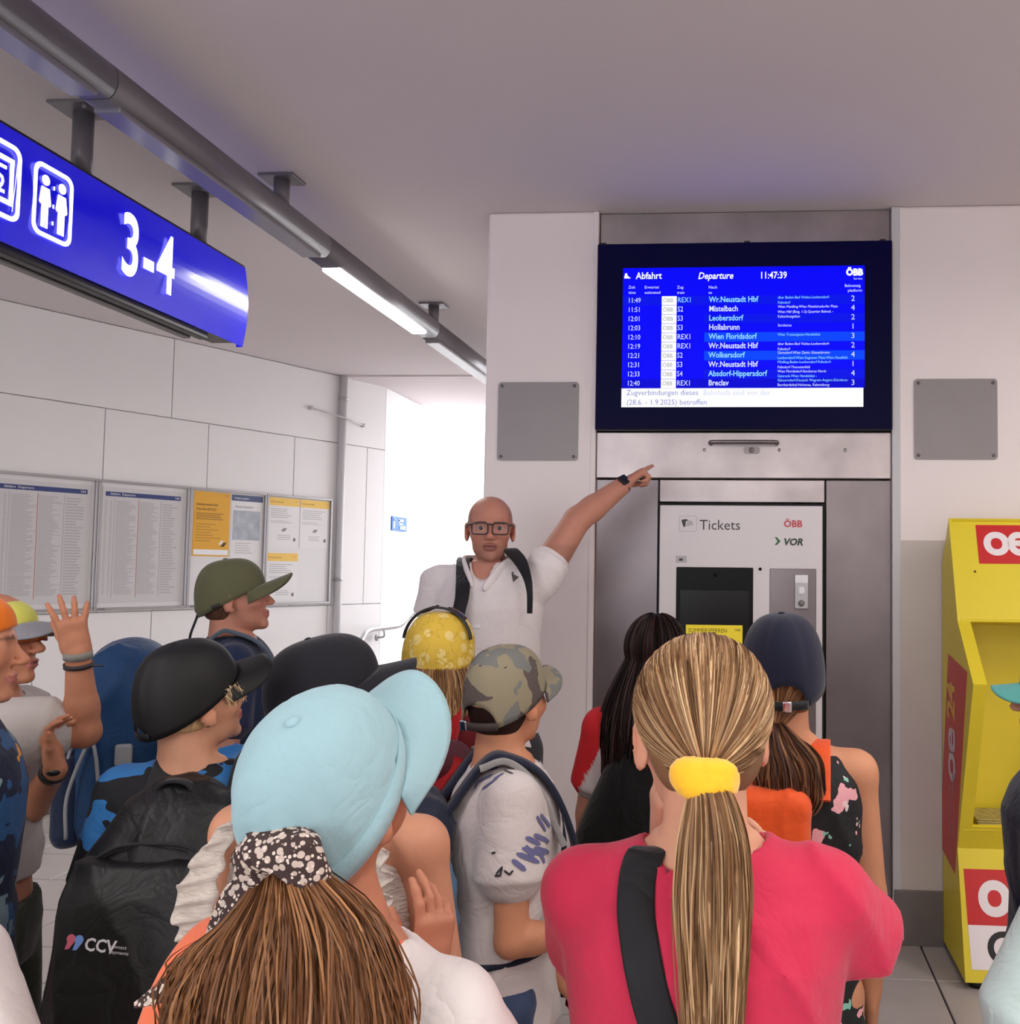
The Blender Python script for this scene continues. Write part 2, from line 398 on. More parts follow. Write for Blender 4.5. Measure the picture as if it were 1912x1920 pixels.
# amber headed notices in the fourth case
e0,e1=edges[3]+.025,edges[4]-.025; mid=(e0+e1)/2+.0
for i,(a,b,z0,z1,lab) in enumerate(((e0,mid-.006,1.70,2.085,'white notice with amber heading, the one above another amber headed notice'),
                        (mid+.006,e1,1.70,2.085,'white notice with amber heading closest to the vertical pipe'),
                        (e0,mid-.006,1.285,1.655,'white notice with amber heading, lower one behind the olive cap'))):
    t=sheet('amber_headed_notice',lab,'notice',a,b,z0,z1,M_paper,'amber headed notices')
    box('heading_bar',t,a,b,YP-.0005,YP+.002,z1-.062,z1,M_pyel2); text('heading',t,'Schienenersatz',a+.015,z1-.04,.02,mat('print_brown',(150,104,30),.6),YP-.0012); text('heading',t,'ÖBB',b-.045,z1-.03,.012,M_pred,YP-.0012)
    bars(t,a+.02,b-.03,z1-.16,z1-.08,5,M_pgrey,.35,.4); bars(t,a+.02,b-.06,z1-.2,z1-.175,2,M_pgrey,.35,.4)
    c=(a+b)/2
    for dx in (0,.018): prism('pictogram_arrow',t,[(c-.02+dx,z1-.26),(c+dx,z1-.235),(c+.012+dx,z1-.235),(c-.008+dx,z1-.26)],YP-.001,YP+.001,M_pdark)
    bars(t,c-.06,c+.07,z1-.33,z1-.285,3,M_pgrey,.35,.3); box('emblem',t,b-.05,b-.03,YP-.0005,YP+.002,z1-.335,z1-.31,M_pdark)

# ---- blue pictogram sign on the stairwell wall and handrail
M_bsign=mat('sign_blue_flat',(40,104,190),.4)
ps=thing('pictogram_sign','small blue pictogram sign on the bright stairwell wall','sign',(CX,8.92,0),math.pi/2)
zb0,zb1=1.884,2.012
box('plate',ps,-.19,.19,-.012,-.001,zb0,zb1,M_bsign,.003,1)
box('figure',ps,-.155,-.125,-.0135,-.011,1.905,1.965,M_white); box('figure',ps,-.152,-.128,-.0135,-.011,1.972,1.995,M_white,.008)
box('figure',ps,-.02,.10,-.0135,-.011,1.972,1.99,M_white); box('figure',ps,-.02,.005,-.0135,-.011,1.945,1.985,M_white); box('figure',ps,-.02,.08,-.0135,-.011,1.94,1.955,M_white)
box('figure',ps,.0,.06,-.0135,-.011,1.90,1.93,M_white,.008); box('figure',ps,.09,.15,-.0135,-.011,1.90,1.935,M_white)
hr=thing('handrail','bent tubular steel handrail rising along the stairwell wall','handrail',(CX,0,0))
rail=smooth_path([(.07,7.93,.60),(.07,7.93,.90),(.07,7.98,.98),(.07,8.12,1.03),(.07,8.5,1.03),(.07,8.83,1.035),(.07,9.1,1.12),(.07,9.9,1.42),(.07,11.0,1.86),(.07,12.0,2.25)],60)
tube('rail',hr,rail,.021,M_chrome,12)
tube('rail_post',hr,[(.07,7.93,0),(.07,7.93,.62)],.021,M_chrome,12)
for y,z in ((8.45,1.03),(9.3,1.19),(10.4,1.62)):
    tube('bracket',hr,smooth_path([(.07,y,z-.02),(.07,y,z-.07),(.0,y,z-.08)],10),.008,M_alu,8)
    tube('bracket_rose',hr,[(.0,y,z-.08),(.012,y,z-.08)],.03,M_alu,12)

# ================================================================== TUBE LIGHT, HANGING SIGN
M_tube = mat('lamp_tube_grey',(120,117,122),.38,metal=.35)
M_lens = mat('lamp_lens_off',(126,124,130),.25)
def lit(name, col, s):
    m = mat(name, col, .4, emit=s); return m
M_litlens = lit('lamp_lens_lit',(255,252,246),9.0)
def tube_light(label, X, y0, y1, zc, r, segs, flanges, loc_group):
    t = thing('tube_light',label,'ceiling light',(X,0,0),0,loc_group)
    # housing: round tube, flattened at the bottom
    n=28; prof=[]
    for k in range(n):
        a=2*math.pi*k/n; x=r*math.sin(a); z=r*math.cos(a); z=max(z,-r*.80); prof.append((x,zc+z))
    V=[];Fc=[]
    ys=[y0]+sorted([s for s in segs['joints'] if y0<s<y1])+[y1]
    for ya,yb in zip(ys[:-1],ys[1:]):
        V=[(x,ya+.002,z) for x,z in prof]+[(x,yb-.002,z) for x,z in prof]
        Fc=[(k,(k+1)%n,n+(k+1)%n,n+k)[::-1] for k in range(n)]+[tuple(range(n)),tuple(range(n,2*n))[::-1]]
        mesh_obj('housing',V,Fc,M_tube,t,smooth=False).data.polygons.foreach_set('use_smooth',[True]*n+[False]*2)
    for ya,yb,on in segs['lens']:
        o=box('lit_lens' if on else 'lens', t,-.043,.043,ya,yb,zc-r*.80-.016,zc-r*.80+.004,M_litlens if on else M_lens,.006,2)
        if on: o['label']='glowing white diffuser'
    for y in flanges:
        s=tube('stem',t,[(0,y,zc+r*.9),(0,y,ZC-.004)],.032,M_tube,14)
        box('flange',t,-.075,.075,y-.06,y+.06,ZC-.012,ZC-.001,M_tube,.002,1)
    return t
YL0,YL1=4.40,5.62
TZ, TR = 2.975, .068
tube_light('long grey tube light run with glowing white diffuser over the left aisle',-1.945,-4.0,9.6,TZ,TR,
  dict(joints=[-2.4,.2,2.75,4.25,5.78,7.4],
       lens=[(-3.9,-2.7,True),(-2.3,-.2,False),(.0,1.2,True),(1.3,2.7,False),(2.8,4.2,False),(YL0,YL1,True),(5.85,7.3,False),(7.45,8.7,True)]),
  [-2.0,.0,1.95,3.905,5.865,7.8], 'tube light runs')
tube_light('grey tube light run overhead behind the group of children',0.75,-4.0,2.35,TZ,TR,
  dict(joints=[-2.4,-.8,.8], lens=[(-3.8,-2.5,True),(-2.2,-1.0,True),(-.6,.6,True),(1.0,2.2,True)]), [-3,-1.6,0,1.6,2.2], 'tube light runs')
tube_light('grey tube light run added out of view along the far side above the newspaper box',2.35,-4.0,4.2,TZ,TR,
  dict(joints=[-1.0,1.6,3.4], lens=[(-3.8,-2.6,True),(-.8,.4,True),(1.9,3.1,True)]), [-3,-1,1,3.3], 'tube light runs')  # run added out of view to brighten the right of the front wall
def area(name, loc, sx, sy, power, col=(1,.97,.94)):
    l=bpy.data.lights.new(name,'AREA'); l.shape='RECTANGLE'; l.size=sx; l.size_y=sy; l.energy=power*LAMP_W; l.color=col
    o=bpy.data.objects.new(name,l); COL.objects.link(o); o.location=loc; return o
zl=TZ-TR*.8-.02
for y,X,pw in ((-3.3,-1.945,20),(.6,-1.945,24),((YL0+YL1)/2,-1.945,22),(-3.15,.75,22),(-1.6,.75,24),(0,.75,20),(1.6,.75,16),(-3.2,2.35,20),(-.2,2.35,24),(2.5,2.35,34)):
    area('tube_lamp_glow',(X,y,zl),.08,1.15,pw)

M_sblue = mat('backlit_blue',(4,2,178),.24,emit=.92,coat=.35)
M_swhite= mat('backlit_white',(255,255,255),.25,emit=1.25)
M_srail = mat('sign_dark_rail',(44,42,44),.4,metal=.4)
SXF=-2.285
hs=thing('hanging_sign','long backlit blue platform sign reading 3-4 hung from the ceiling','sign',(SXF,0,0),math.pi/2)
SY0,SY1,SZ0,SZ1=1.2,4.275,2.527,2.885
# gently bulging face
n=14; V=[];Fc=[]
for i in range(n+1):
    f=i/n; z=SZ0+(SZ1-SZ0)*f; y=-.020*math.sin(math.pi*f)
    V+=[(SY0,y,z),(SY1,y,z)]
for i in range(n): Fc.append((2*i,2*i+1,2*i+3,2*i+2))
V+=[(SY0,.03,SZ0),(SY1,.03,SZ0),(SY0,.03,SZ1),(SY1,.03,SZ1)]
q=2*(n+1); Fc+=[tuple([2*i+1 for i in range(n,-1,-1)]+[q+1,q+3]), tuple([2*i for i in range(n+1)]+[q+2,q])]
mesh_obj('sign_face',V,Fc,M_sblue,hs)
box('housing',hs,SY0,SY1-.01,.03,.14,SZ0+.015,SZ1-.004,M_srail,.006,2)
box('top_rail',hs,SY0,SY1-.003,.0,.15,SZ1-.004,SZ1+.01,M_srail,.003,1)
box('bottom_rail',hs,SY0,SY1-.26,.012,.05,SZ0-.028,SZ0+.004,M_srail,.004,1); box('bottom_rail',hs,SY0,SY1-.30,.065,.10,SZ0-.032,SZ0+.004,mat('rail_grey',(110,108,108),.35,metal=.6),.004,1)
box('rail_lamp',hs,SY1-.30,SY1-.27,.06,.10,SZ0-.02,SZ0+.008,M_white,.004,1)
for px_ in ((150,207),(375,357)):
    w=PZ(*px_,ZC); yy=float(w[1])
    tube('post',hs,[(yy,.075,SZ1),(yy,.075,ZC-.004)],.034,M_tube,16)
    box('post_flange',hs,yy-.09,yy+.055,.0,.15,ZC-.012,ZC,M_tube,.002,1)
    tube('bolt',hs,[(yy-.075,.02,ZC-.012),(yy-.075,.02,ZC-.03)],.008,M_tube,6)
def SG(x,y):
    d=ray(x,y); p=CAMP+d*((SXF+.02)/d[0]); return float(p[1]),float(p[2])
yf=-.0215
for s,xx,yy in (('3',226,500),('-',283,520),('4',298,545)):
    pass
a,zz=SG(226,500); b_,_=SG(345,550)
o=text('numerals',hs,'3-4',a-.01,2.60,.315,M_swhite,yf-.002,bold=.006,sx=(b_-a)/.54,space=1.12)
# rounded pictogram tiles
def picto(x0,x1,z0,z1):
    ring('pictogram_frame',hs,rrect(x0,x1,z0,z1,.035),rrect(x0+.014,x1-.014,z0+.014,z1-.014,.024),yf,yf+.003,M_swhite)
u0,u1=SG(80,0)[0],SG(154,0)[0]
zc0,zc1=2.592,2.827
picto(u0,u1,zc0,zc1); w=u1-u0
def person_fig(cx,s,z0,h):
    r=.017
    pts=[(cx+r*math.cos(t),z0+h-r+r*math.sin(t)) for t in np.linspace(0,2*math.pi,14)[:-1]]
    prism('pictogram_figure',hs,pts,yf-.0005,yf+.002,M_swhite)
    prism('pictogram_figure',hs,[(cx-.026*s,z0+h*.76),(cx+.026*s,z0+h*.76),(cx+.040*s,z0+h*.46),(cx+.030*s,z0+h*.42),(cx+.022*s,z0+h*.58),(cx+.022*s,z0),(cx+.004*s,z0),(cx+.002,z0+h*.34),(cx-.002,z0+h*.34),(cx-.004*s,z0),(cx-.022*s,z0),(cx-.022*s,z0+h*.58),(cx-.030*s,z0+h*.42),(cx-.040*s,z0+h*.46)],yf-.0005,yf+.002,M_swhite)
person_fig(u0+w*.29,w/.27,zc0+.03,.17); person_fig(u0+w*.71,w/.27,zc0+.03,.17)
for zc_ in (zc0+.05,zc0+.105,zc0+.165): box('pictogram_tick',hs,u0+w*.485,u0+w*.515,yf-.0005,yf+.002,zc_,zc_+.012,M_swhite)
v0,v1=u0-w-.055,u0-.055
picto(v0,v1,zc0,zc1)
ring('pictogram_ticket',hs,[(v0+.045,zc0+.045),(v0+.15,zc0+.045),(v0+.15,zc0+.19),(v0+.045,zc0+.19)],[(v0+.06,zc0+.06),(v0+.135,zc0+.06),(v0+.135,zc0+.175),(v0+.06,zc0+.175)],yf-.0005,yf+.002,M_swhite)
prism('pictogram_arrowhead',hs,[(v0+.15,zc0+.03),(v0+.165,zc0+.19),(v0+w-.022,zc0+.12)],yf-.0005,yf+.002,M_swhite)
box('pictogram_bar',hs,v0+.07,v0+.12,yf-.0005,yf+.002,zc0+.15,zc0+.16,M_swhite)
text('pictogram_digit',hs,'2',v0+.078,zc0+.075,.075,M_swhite,yf-.001,bold=.002)

# ================================================================== WALL FITTINGS
def wthing(name,label,cat,group=None,dy=0.0): return thing(name,label,cat,(0,D+dy,0),0,group)
for lab,(a0,b0),(a1,b1) in (('square grey metal access plate on the white pillar beside the pointing man',(935,717),(1083,864)),
                            ('square grey metal access plate on the wall above the yellow newspaper box',(1713,711),(1870,862))):
    x0,z1=FW(a0,b0); x1,z0=FW(a1,b1)
    t=wthing('access_plate',lab,'access plate','square plates either side of the display')
    prism('plate',t,rrect(x0,x1,z0,z1,.014),-.006,0,M_plate)
    for sx in (x0+.018,x1-.018):
        for sz in (z0+.018,z1-.018): tube('screw',t,[(sx,-.009,sz),(sx,-.004,sz)],.007,M_steel2,8)
# steel surround: separate sheets around display and machine
RY=.03     # recess depth of the sheets behind the wall face
def sheetm(lab,x0,x1,z0,z1,m=M_steel):
    o=box('steel_panel',None,x0,x1,D+RY,D+RY+.02,z0,z1,m,.002,1); tag(o,lab,'panel','steel sheets around the ticket machine'); return o
zA=FW(1400,455)[1]; z806=FW(1400,806)[1]; z897=FW(1400,898)[1]; z945=FW(1400,946)[1]
xm0,xm1=FW(1237,1000,.0)[0],FW(1543,1000,.0)[0]
sheetm('narrow steel sheet under the ceiling above the departure display',PXL+.004,PXR-.004,zA+.0,ZC-.004)
pn=wthing('handle_panel','wide steel flap with a pull handle under the departure display','panel',None,RY)
box('flap',pn,PXL+.002,PXR-.002,-.012,.02,z897+.004,z806-.008,M_steel,.003,1)
hx0,hz1=FW(1332,828); hx1,hz0=FW(1456,842)
tube('pull_handle',pn,smooth_path([(hx0,-.012,hz1-.008),(hx0,-.045,hz1-.006),(hx0+.03,-.052,hz1-.004),(hx1-.03,-.052,hz1-.004),(hx1,-.045,hz1-.006),(hx1,-.012,hz1-.008)],26),.0085,M_steel2,10)
prism('lock_plate',pn,rrect((hx0+hx1)/2-.0,(hx0+hx1)/2+.07,hz0-.018,hz0+.012,.012),-.02,-.01,M_steel2)
tube('lock_barrel',pn,[((hx0+hx1)/2+.035,-.026,hz0-.003),((hx0+hx1)/2+.035,-.018,hz0-.003)],.012,M_plate,12)
for q in ((1320,843),(1461,843),(1585,843)):
    x,z=FW(*q); tube('screw',pn,[(x,-.017,z),(x,-.008,z)],.007,M_chrome,10)
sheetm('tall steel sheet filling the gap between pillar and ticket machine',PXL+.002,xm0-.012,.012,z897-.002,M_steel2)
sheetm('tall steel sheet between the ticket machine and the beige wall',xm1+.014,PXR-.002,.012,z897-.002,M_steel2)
sheetm('low steel sheet above the ticket machine',xm0-.006,xm1+.008,z945+.012,z897-.002,M_steel)

# ---- departure display
dd=wthing('departure_display','large departure display with glowing blue timetable above the ticket machine','display')
dx0,dz1=FW(1120,457,-.03); dx1,_=FW(1673,452,-.03); _,dz0=FW(1400,806,-.03)
M_bezel=mat('display_bezel',(6,5,38),.4,emit=1.0,spec=.05); M_rim=mat('display_rim',(24,24,28),.4)  # bezel shows its dark blue as added glow, though it is no lamp
box('housing',dd,dx0,dx1,-.028,.1,dz0,dz1,M_rim,.006,2)
yb=-.032
box('front_glass',dd,dx0+.004,dx1-.004,yb,-.027,dz0+.004,dz1-.004,M_bezel,.001,1)
for q in (1130,1400,1655):
    x,_=FW(q,450,-.03); box('top_bracket',dd,x-.012,x+.014,-.02,.04,dz1-.002,dz1+.008,M_rim,.002,1)
M_db=mat('screen_blue',(0,0,252),.5,emit=1.0,spec=.1); M_db2=mat('screen_blue_row',(0,16,236),.5,emit=1.0,spec=.1); M_db3=mat('screen_blue_bright',(0,70,255),.5,emit=1.0,spec=.1); M_db4=mat('screen_blue_deep',(0,0,214),.5,emit=1.0,spec=.1)
M_dw=mat('screen_white',(255,255,255),.5,emit=1.0,spec=.1); M_dt=mat('screen_text',(222,232,255),.5,emit=1.0,spec=.1); M_dc=mat('screen_text_cyan',(150,225,255),.5,emit=1.0,spec=.1)
M_dp=mat('screen_text_pale',(140,146,206),.5,emit=1.0,spec=.1); M_dp2=mat('screen_text_faint',(214,218,242),.5,emit=1.0,spec=.1); M_dg=mat('screen_text_grey',(160,160,168),.5,emit=1.0,spec=.1)
def DS(x,y): return FW(x,y,-.035)
sx0,sz1=DS(1168,502.5); sx1,_=DS(1621,502.5); _,szt=DS(1395,727.5); _,sz0=DS(1395,763); _,szr=DS(1395,553.5)
ys=yb-.0008
box('screen',dd,sx0,sx1,ys,yb+.001,szt,sz1,M_db); box('ticker_strip',dd,sx0,sx1-.006,ys-.0004,yb+.001,sz0,szt,M_dw)
rows=[('11:49','REX1','Wr.Neustadt Hbf','2'),('11:51','S2','Mistelbach','4'),('12:01','S3','Leobersdorf','2'),('12:03','S3','Hollabrunn','1'),('12:10','REX1','Wien Floridsdorf','3'),('12:19','REX1','Wr.Neustadt Hbf','2'),('12:21','S2','Wolkersdorf','4'),('12:31','S3','Wr.Neustadt Hbf','1'),('12:33','S4','Absdorf-Hippersdorf','4'),('12:40','REX1','Breclav','3')]
via=[(0,'über Baden-Bad Vöslau-Leobersdorf-'),(.55,'Felixdorf'),(1.0,'Wien Meidling-Wien Matzleinsdorfer Platz-'),(1.55,'Wien Hbf (Bstg. 1-2)-Quartier Belved. -'),(2.05,'Kaltenleutgeben'),(3.0,'Stockerau'),(4.0,'Wien Traisengasse-Handelskai'),(5.0,'über Baden-Bad Vöslau-Leobersdorf-'),(5.55,'Felixdorf'),(5.95,'Gerasdorf-Wien Zentr.-Süssenbrunn-'),(6.5,'Leobersdorf-Wien Kagraner Platz-Wien Hausfeld-'),(6.95,'Mödling-Baden-Leobersdorf-Felixdorf-'),(7.5,'Felixdorf-Theresienfeld'),(7.95,'Wien Floridsdorf-Stockerau Nord-'),(8.45,'Gaisruck-Wien Handelskai -'),(8.9,'Gänserndorf-Deutsch Wagram-Angern-Dürnkrut-'),(9.4,'Bernhardsthal-Hohenau, Rabensburg-')]
u=1/ (FPX/(D-.03))   # metres per pixel at the display
rh=(szr-szt)/10; yt=ys-.0016
for i,(tm,tr,to,pf) in enumerate(rows):
    zc_=szr-(i+.5)*rh; bl_=zc_-.0085
    mm={0:M_db2,2:M_db2,4:M_db3,6:M_db3,8:M_db2,9:M_db4}.get(i)
    if mm: box('row_band',dd,sx0+(.0 if i in(0,9) else .36),sx1,ys-.0004,ys+.0004,zc_-rh/2,zc_+rh/2,mm)
    zz=i
    x=DS(1177,560)[0]; text('departure_time',dd,tm,x,bl_,.0315,M_dt,yt,sx=.82)
    a=DS(1240.5,560)[0]; b=DS(1268.5,560)[0]; box('operator_tile',dd,a,b,ys-.0008,ys+.0004,zc_-rh/2+.0008,zc_+rh/2-.0008,M_dw); text('operator_mark',dd,'ÖBB',a+.005,zc_-.008,.026,M_dg,ys-.0018,sx=.9)
    x=DS(1270,560)[0]; text('train_number',dd,tr,x,bl_,.033,M_dc if i==0 else M_dt,yt,sx=.82)
    x=DS(1329,560)[0]; text('destination',dd,to,x,bl_,.035,M_dc if i in(0,2,4,6,8) else M_dt,yt,sx=.85,bold=.0006)
    x=DS(1599,560)[0]; text('platform_number',dd,pf,x,bl_,.034,M_dt,yt,align='CENTER')
for k,s in via:
    z=szr-(k+.5)*rh+.004; x=DS(1458,560)[0]; text('via_line',dd,s,x,z,.0165,M_dc if int(k)in(0,4,6,8) else M_dt,yt,sx=.9)
def dtx(s,px,py,size,m=M_dt,**k): x,z=DS(px,py); text('heading',dd,s,x,z,size,m,yt,**k)
dtx('Abfahrt',1192,523,.042,M_dw,sx=.88,bold=.0008); dtx('Departure',1308,523,.042,M_dw,sx=.86,shear=.25,bold=.0008); dtx('11:47:39',1424,522,.042,M_dw,sx=.82,bold=.0008); dtx('ÖBB',1586,516,.040,M_dw,bold=.0024,sx=.92); dtx('Service',1600,524,.013,M_dt)
dtx('Zeit',1178,541,.018); dtx('time',1178,551,.018); dtx('Erwartet',1208,541,.018); dtx('estimated',1208,551,.018); dtx('Zug',1269,541,.018); dtx('train',1269,551,.018); dtx('Nach',1328,541,.018); dtx('to',1328,551,.018); dtx('Bahnsteig',1583,538,.018); dtx('platform',1589,547,.018)
x,z=DS(1170,522); prism('train_pictogram',dd,[(x,z+.004),(x+.004,z+.022),(x+.012,z+.024),(x+.015,z+.012),(x+.028,z+.002),(x+.028,z),(x,z)],yt,yt+.001,M_dw)
x,z=DS(1174,741); text('ticker_text',dd,'Zugverbindungen dieses',x,z,.034,M_dp,yt,sx=.95)
x,z=DS(1318,741); text('ticker_text',dd,'Bahnhofs sind von der',x,z,.034,M_dp2,yt,sx=.95)
x,z=DS(1174,759); text('ticker_text',dd,'(28.6. - 1.9.2025) betroffen',x,z,.034,M_dp,yt,sx=.95)

# ---- ticket machine
tm=wthing('ticket_machine','white ticket machine with black screen set into the steel wall','ticket machine',None,RY)
M_tmw=mat('machine_white',(224,217,218),.45,var=.015,vscale=3); M_tmb=mat('machine_screen_black',(7,6,7),.4,spec=.15); M_tms=mat('machine_screen_glass',(17,14,15),.3,spec=.2)
def TW(x,y): return FW(x,y,RY-.03)
mx0,mz1=TW(1237,947); mx1,_=TW(1542,947)
box('recess_shade',tm,mx0-.010,mx1+.012,-.002,.2,.01,mz1+.010,M_dark)  # solid dark box standing in for the shade in the gap round the door
box('front_door',tm,mx0,mx1,-.03,.18,.06,mz1,M_tmw,.004,2)
yq=-.0305
ax0,az1=TW(1268,1063); ax1,_=TW(1412,1063); az0=az1-.60
box('screen_bezel',tm,ax0,ax1,yq-.004,yq+.004,az0,az1,M_tmb,.003,1)
box('screen_glass',tm,ax0+.018,ax1-.018,yq-.0052,yq,az0+.09,az1-.10,M_tms)
cx,cz=TW(1341,1078); tube('camera_eye',tm,[(cx,yq-.006,cz),(cx,yq,cz)],.009,M_tms,14)
bx0,bz1=TW(1443,1066); bx1,_=TW(1530,1066)
box('payment_panel',tm,bx0,bx1,yq-.003,yq+.004,bz1-.98,bz1,M_steel2,.002,1)
cx0,cz1=TW(1489,1077); cx1,cz0=TW(1515,1142)
rdr=box('card_reader',tm,cx0,cx1,yq-.018,yq,cz0,cz1,M_alu,.004,2)
box('reader_slot',rdr,cx0+.002,cx1-.002,yq-.020,yq-.012,cz1-.038,cz1-.002,M_white,.002,1); box('reader_button',rdr,cx0+.016,cx1-.016,yq-.024,yq-.016,cz1-.085,cz1-.052,M_white,.006,2)
tube('reader_ring',rdr,[((cx0+cx1)/2,yq-.022,cz0+.025),((cx0+cx1)/2,yq-.017,cz0+.025)],.014,M_plate,16)
x,z=TW(1511,1376); tube('coin_slot',tm,[(x,yq-.01,z),(x,yq,z)],.012,M_chrome,14)
x,z=TW(1425,1067); tube('door_lock',tm,[(x,yq-.005,z),(x,yq,z)],.007,M_tmb,14)
M_tick=mat('print_charcoal',(58,52,56),.5); M_vor=mat('print_green_black',(40,56,48),.5); M_vgr=mat('print_green',(60,104,66),.5); M_obb=mat('print_obb_red',(196,70,80),.5)
def mtx(s,px,py,size,m,**k): x,z=TW(px,py); text('lettering',tm,s,x,z,size,m,yq-.0006,**k)
mtx('Tickets',1311,993,.062,M_tick,sx=.98); mtx('ÖBB',1469,988,.041,M_obb,sx=1.0,bold=.0012); mtx('VOR',1468,1022,.041,M_vor,shear=.22,bold=.0016,sx=1.0)
x,z=TW(1452,1022); prism('chevron',tm,[(x,z),(x+.012,z+.0165),(x,z+.034),(x+.010,z+.034),(x+.026,z+.0165),(x+.010,z)],yq-.0006,yq+.001,M_vgr)
x0,z1=TW(1273,967); x1,z0=TW(1306,997); ring('pictogram_frame',tm,rrect(x0,x1,z0,z1,.01),rrect(x0+.002,x1-.002,z0+.002,z1-.002,.009),yq-.0005,yq+.001,M_pgrey)
prism('pictogram_hand',tm,[(x0+.01,z1-.018),(x0+.03,z1-.014),(x0+.042,z1-.02),(x0+.03,z1-.024),(x0+.028,z0+.022),(x0+.02,z0+.02),(x0+.014,z0+.036)],yq-.0006,yq+.001,M_tick)
prism('pictogram_card',tm,[(x0+.032,z0+.022),(x0+.062,z0+.03),(x0+.056,z1-.022),(x0+.044,z1-.02),(x0+.034,z1-.03)],yq-.0006,yq+.001,M_pgrey)
x0,z1=TW(1267,1042); x1,z0=TW(1287,1055); box('small_label',tm,x0,x1,yq-.0006,yq,z0,z1,M_pgrey); box('small_label_mark',tm,x0+.014,x0+.03,yq-.0009,yq,z0+.008,z0+.018,M_tick)
# yellow notice taped under the machine screen
yx0,yz1=TW(1286,1171); yx1,_=TW(1392,1171); _,yz0=TW(1340,1222)
yn=wthing('yellow_notice','yellow paper notice taped over the ticket machine screen','notice',None,RY)
box('sheet',yn,yx0,yx1,yq-.0085,yq-.0062,yz0,yz1,mat('notice_yellow',(244,220,44),.5,emit=.12)); box('foot_strip',yn,yx0,yx1,yq-.0088,yq-.0065,yz0-.03,yz0+.008,mat('notice_white',(226,236,250),.5,emit=.2))  # sheet and foot strip have a faint glow put into their colour
M_yi=mat('notice_ink',(104,92,20),.6)
text('lettering',yn,'SOMMERSPERREN',yx0+.01,yz1-.032,.025,M_yi,yq-.0092,sx=.85); text('lettering',yn,'Wien und NÖ 2025',yx0+.01,yz1-.058,.022,M_yi,yq-.0092,sx=.9); text('lettering',yn,'ÖBB',yx1-.035,yz1-.025,.014,M_yi,yq-.0092)
for k in range(3): box('rule',yn,yx0+.01,yx1-.06,yq-.0092,yq-.008,yz1-.072-.014*k,yz1-.070-.014*k,M_yi)
prism('pictogram_arrow',yn,[(yx1-.05,yz0+.012),(yx1-.02,yz0+.04),(yx1-.008,yz0+.03),(yx1-.03,yz0+.012)],yq-.0092,yq-.008,M_white)

# ================================================================== YELLOW NEWSPAPER BOX
M_yel=mat('box_yellow',(226,204,40),.4,var=.03,vscale=5); M_yel_in=M_yel; M_red=mat('box_red',(200,22,26),.4); M_reds=M_red
M_bw=mat('box_white',(236,226,226),.4)
# profile in (depth toward camera d, z): back at the wall
FXL = 1.055   # left side X of the front face
nbx=thing('newspaper_box','yellow newspaper box with red oe24 panels standing against the wall','newspaper box',(0,D,0))
NX0,NX1=.792,1.42
def yz_prism(name,parent,pts,x0,x1,m):
    n=len(pts); V=[(x0,y,z) for y,z in pts]+[(x1,y,z) for y,z in pts]
    F_=[tuple(range(n)),tuple(range(n,2*n))[::-1]]+[(i,n+i,n+(i+1)%n,(i+1)%n) for i in range(n)]
    bm=bmesh.new(); vs=[bm.verts.new(v) for v in V]
    for f in F_: bm.faces.new([vs[i] for i in f])
    bmesh.ops.recalc_face_normals(bm,faces=bm.faces)
    return bm_obj(name,bm,m,parent)
pa,pb,pc,pd,pe=(-.175,1.775),(-.345,1.363),(-.62,1.15),(-.318,.487),(-.448,.03)
prof=[(-.02,.03),pe,pd,pc,pb,pa,(-.02,1.585)]
for x0,x1 in ((NX0,NX0+.014),(NX1-.014,NX1)): yz_prism('side_plate',nbx,prof,x0,x1,M_yel)
def strip(name,p,q,th,x0,x1,m):
    p=np.array(p);q=np.array(q);d=(q-p)/np.linalg.norm(q-p);nn=np.array([-d[1],d[0]])*th
    yz_prism(name,nbx,[tuple(p),tuple(q),tuple(q+nn),tuple(p+nn)],x0,x1,m)
xi0,xi1=NX0+.014,NX1-.014
strip('top_panel',pa,pb,.014,xi0,xi1,M_yel); strip('roof_panel',(-.02,1.585),pa,.014,xi0,xi1,M_yel)
strip('front_panel',pd,pe,.014,xi0,xi1,M_yel)
# flange strips framing the open bin
for a,b in ((xi0,xi0+.035),(xi1-.035,xi1)):
    strip('bin_flange',pb,pc,.014,a,b,M_yel); strip('bin_flange',pc,pd,.014,a,b,M_yel)
strip('bin_lip',(-.36,.58),pd,.014,xi0,xi1,M_yel)
yz_prism('bin_back',nbx,[(-.10,.50),(-.085,.50),(-.06,1.36),(-.075,1.36)],xi0,xi1,M_yel)
yz_prism('bin_shelf',nbx,[(-.09,.545),(-.355,.565),(-.355,.58),(-.09,.56)],xi0,xi1,M_yel)
yz_prism('bin_hood',nbx,[(-.07,1.34),(-.345,1.363),(-.345,1.375),(-.07,1.36)],xi0,xi1,M_yel)
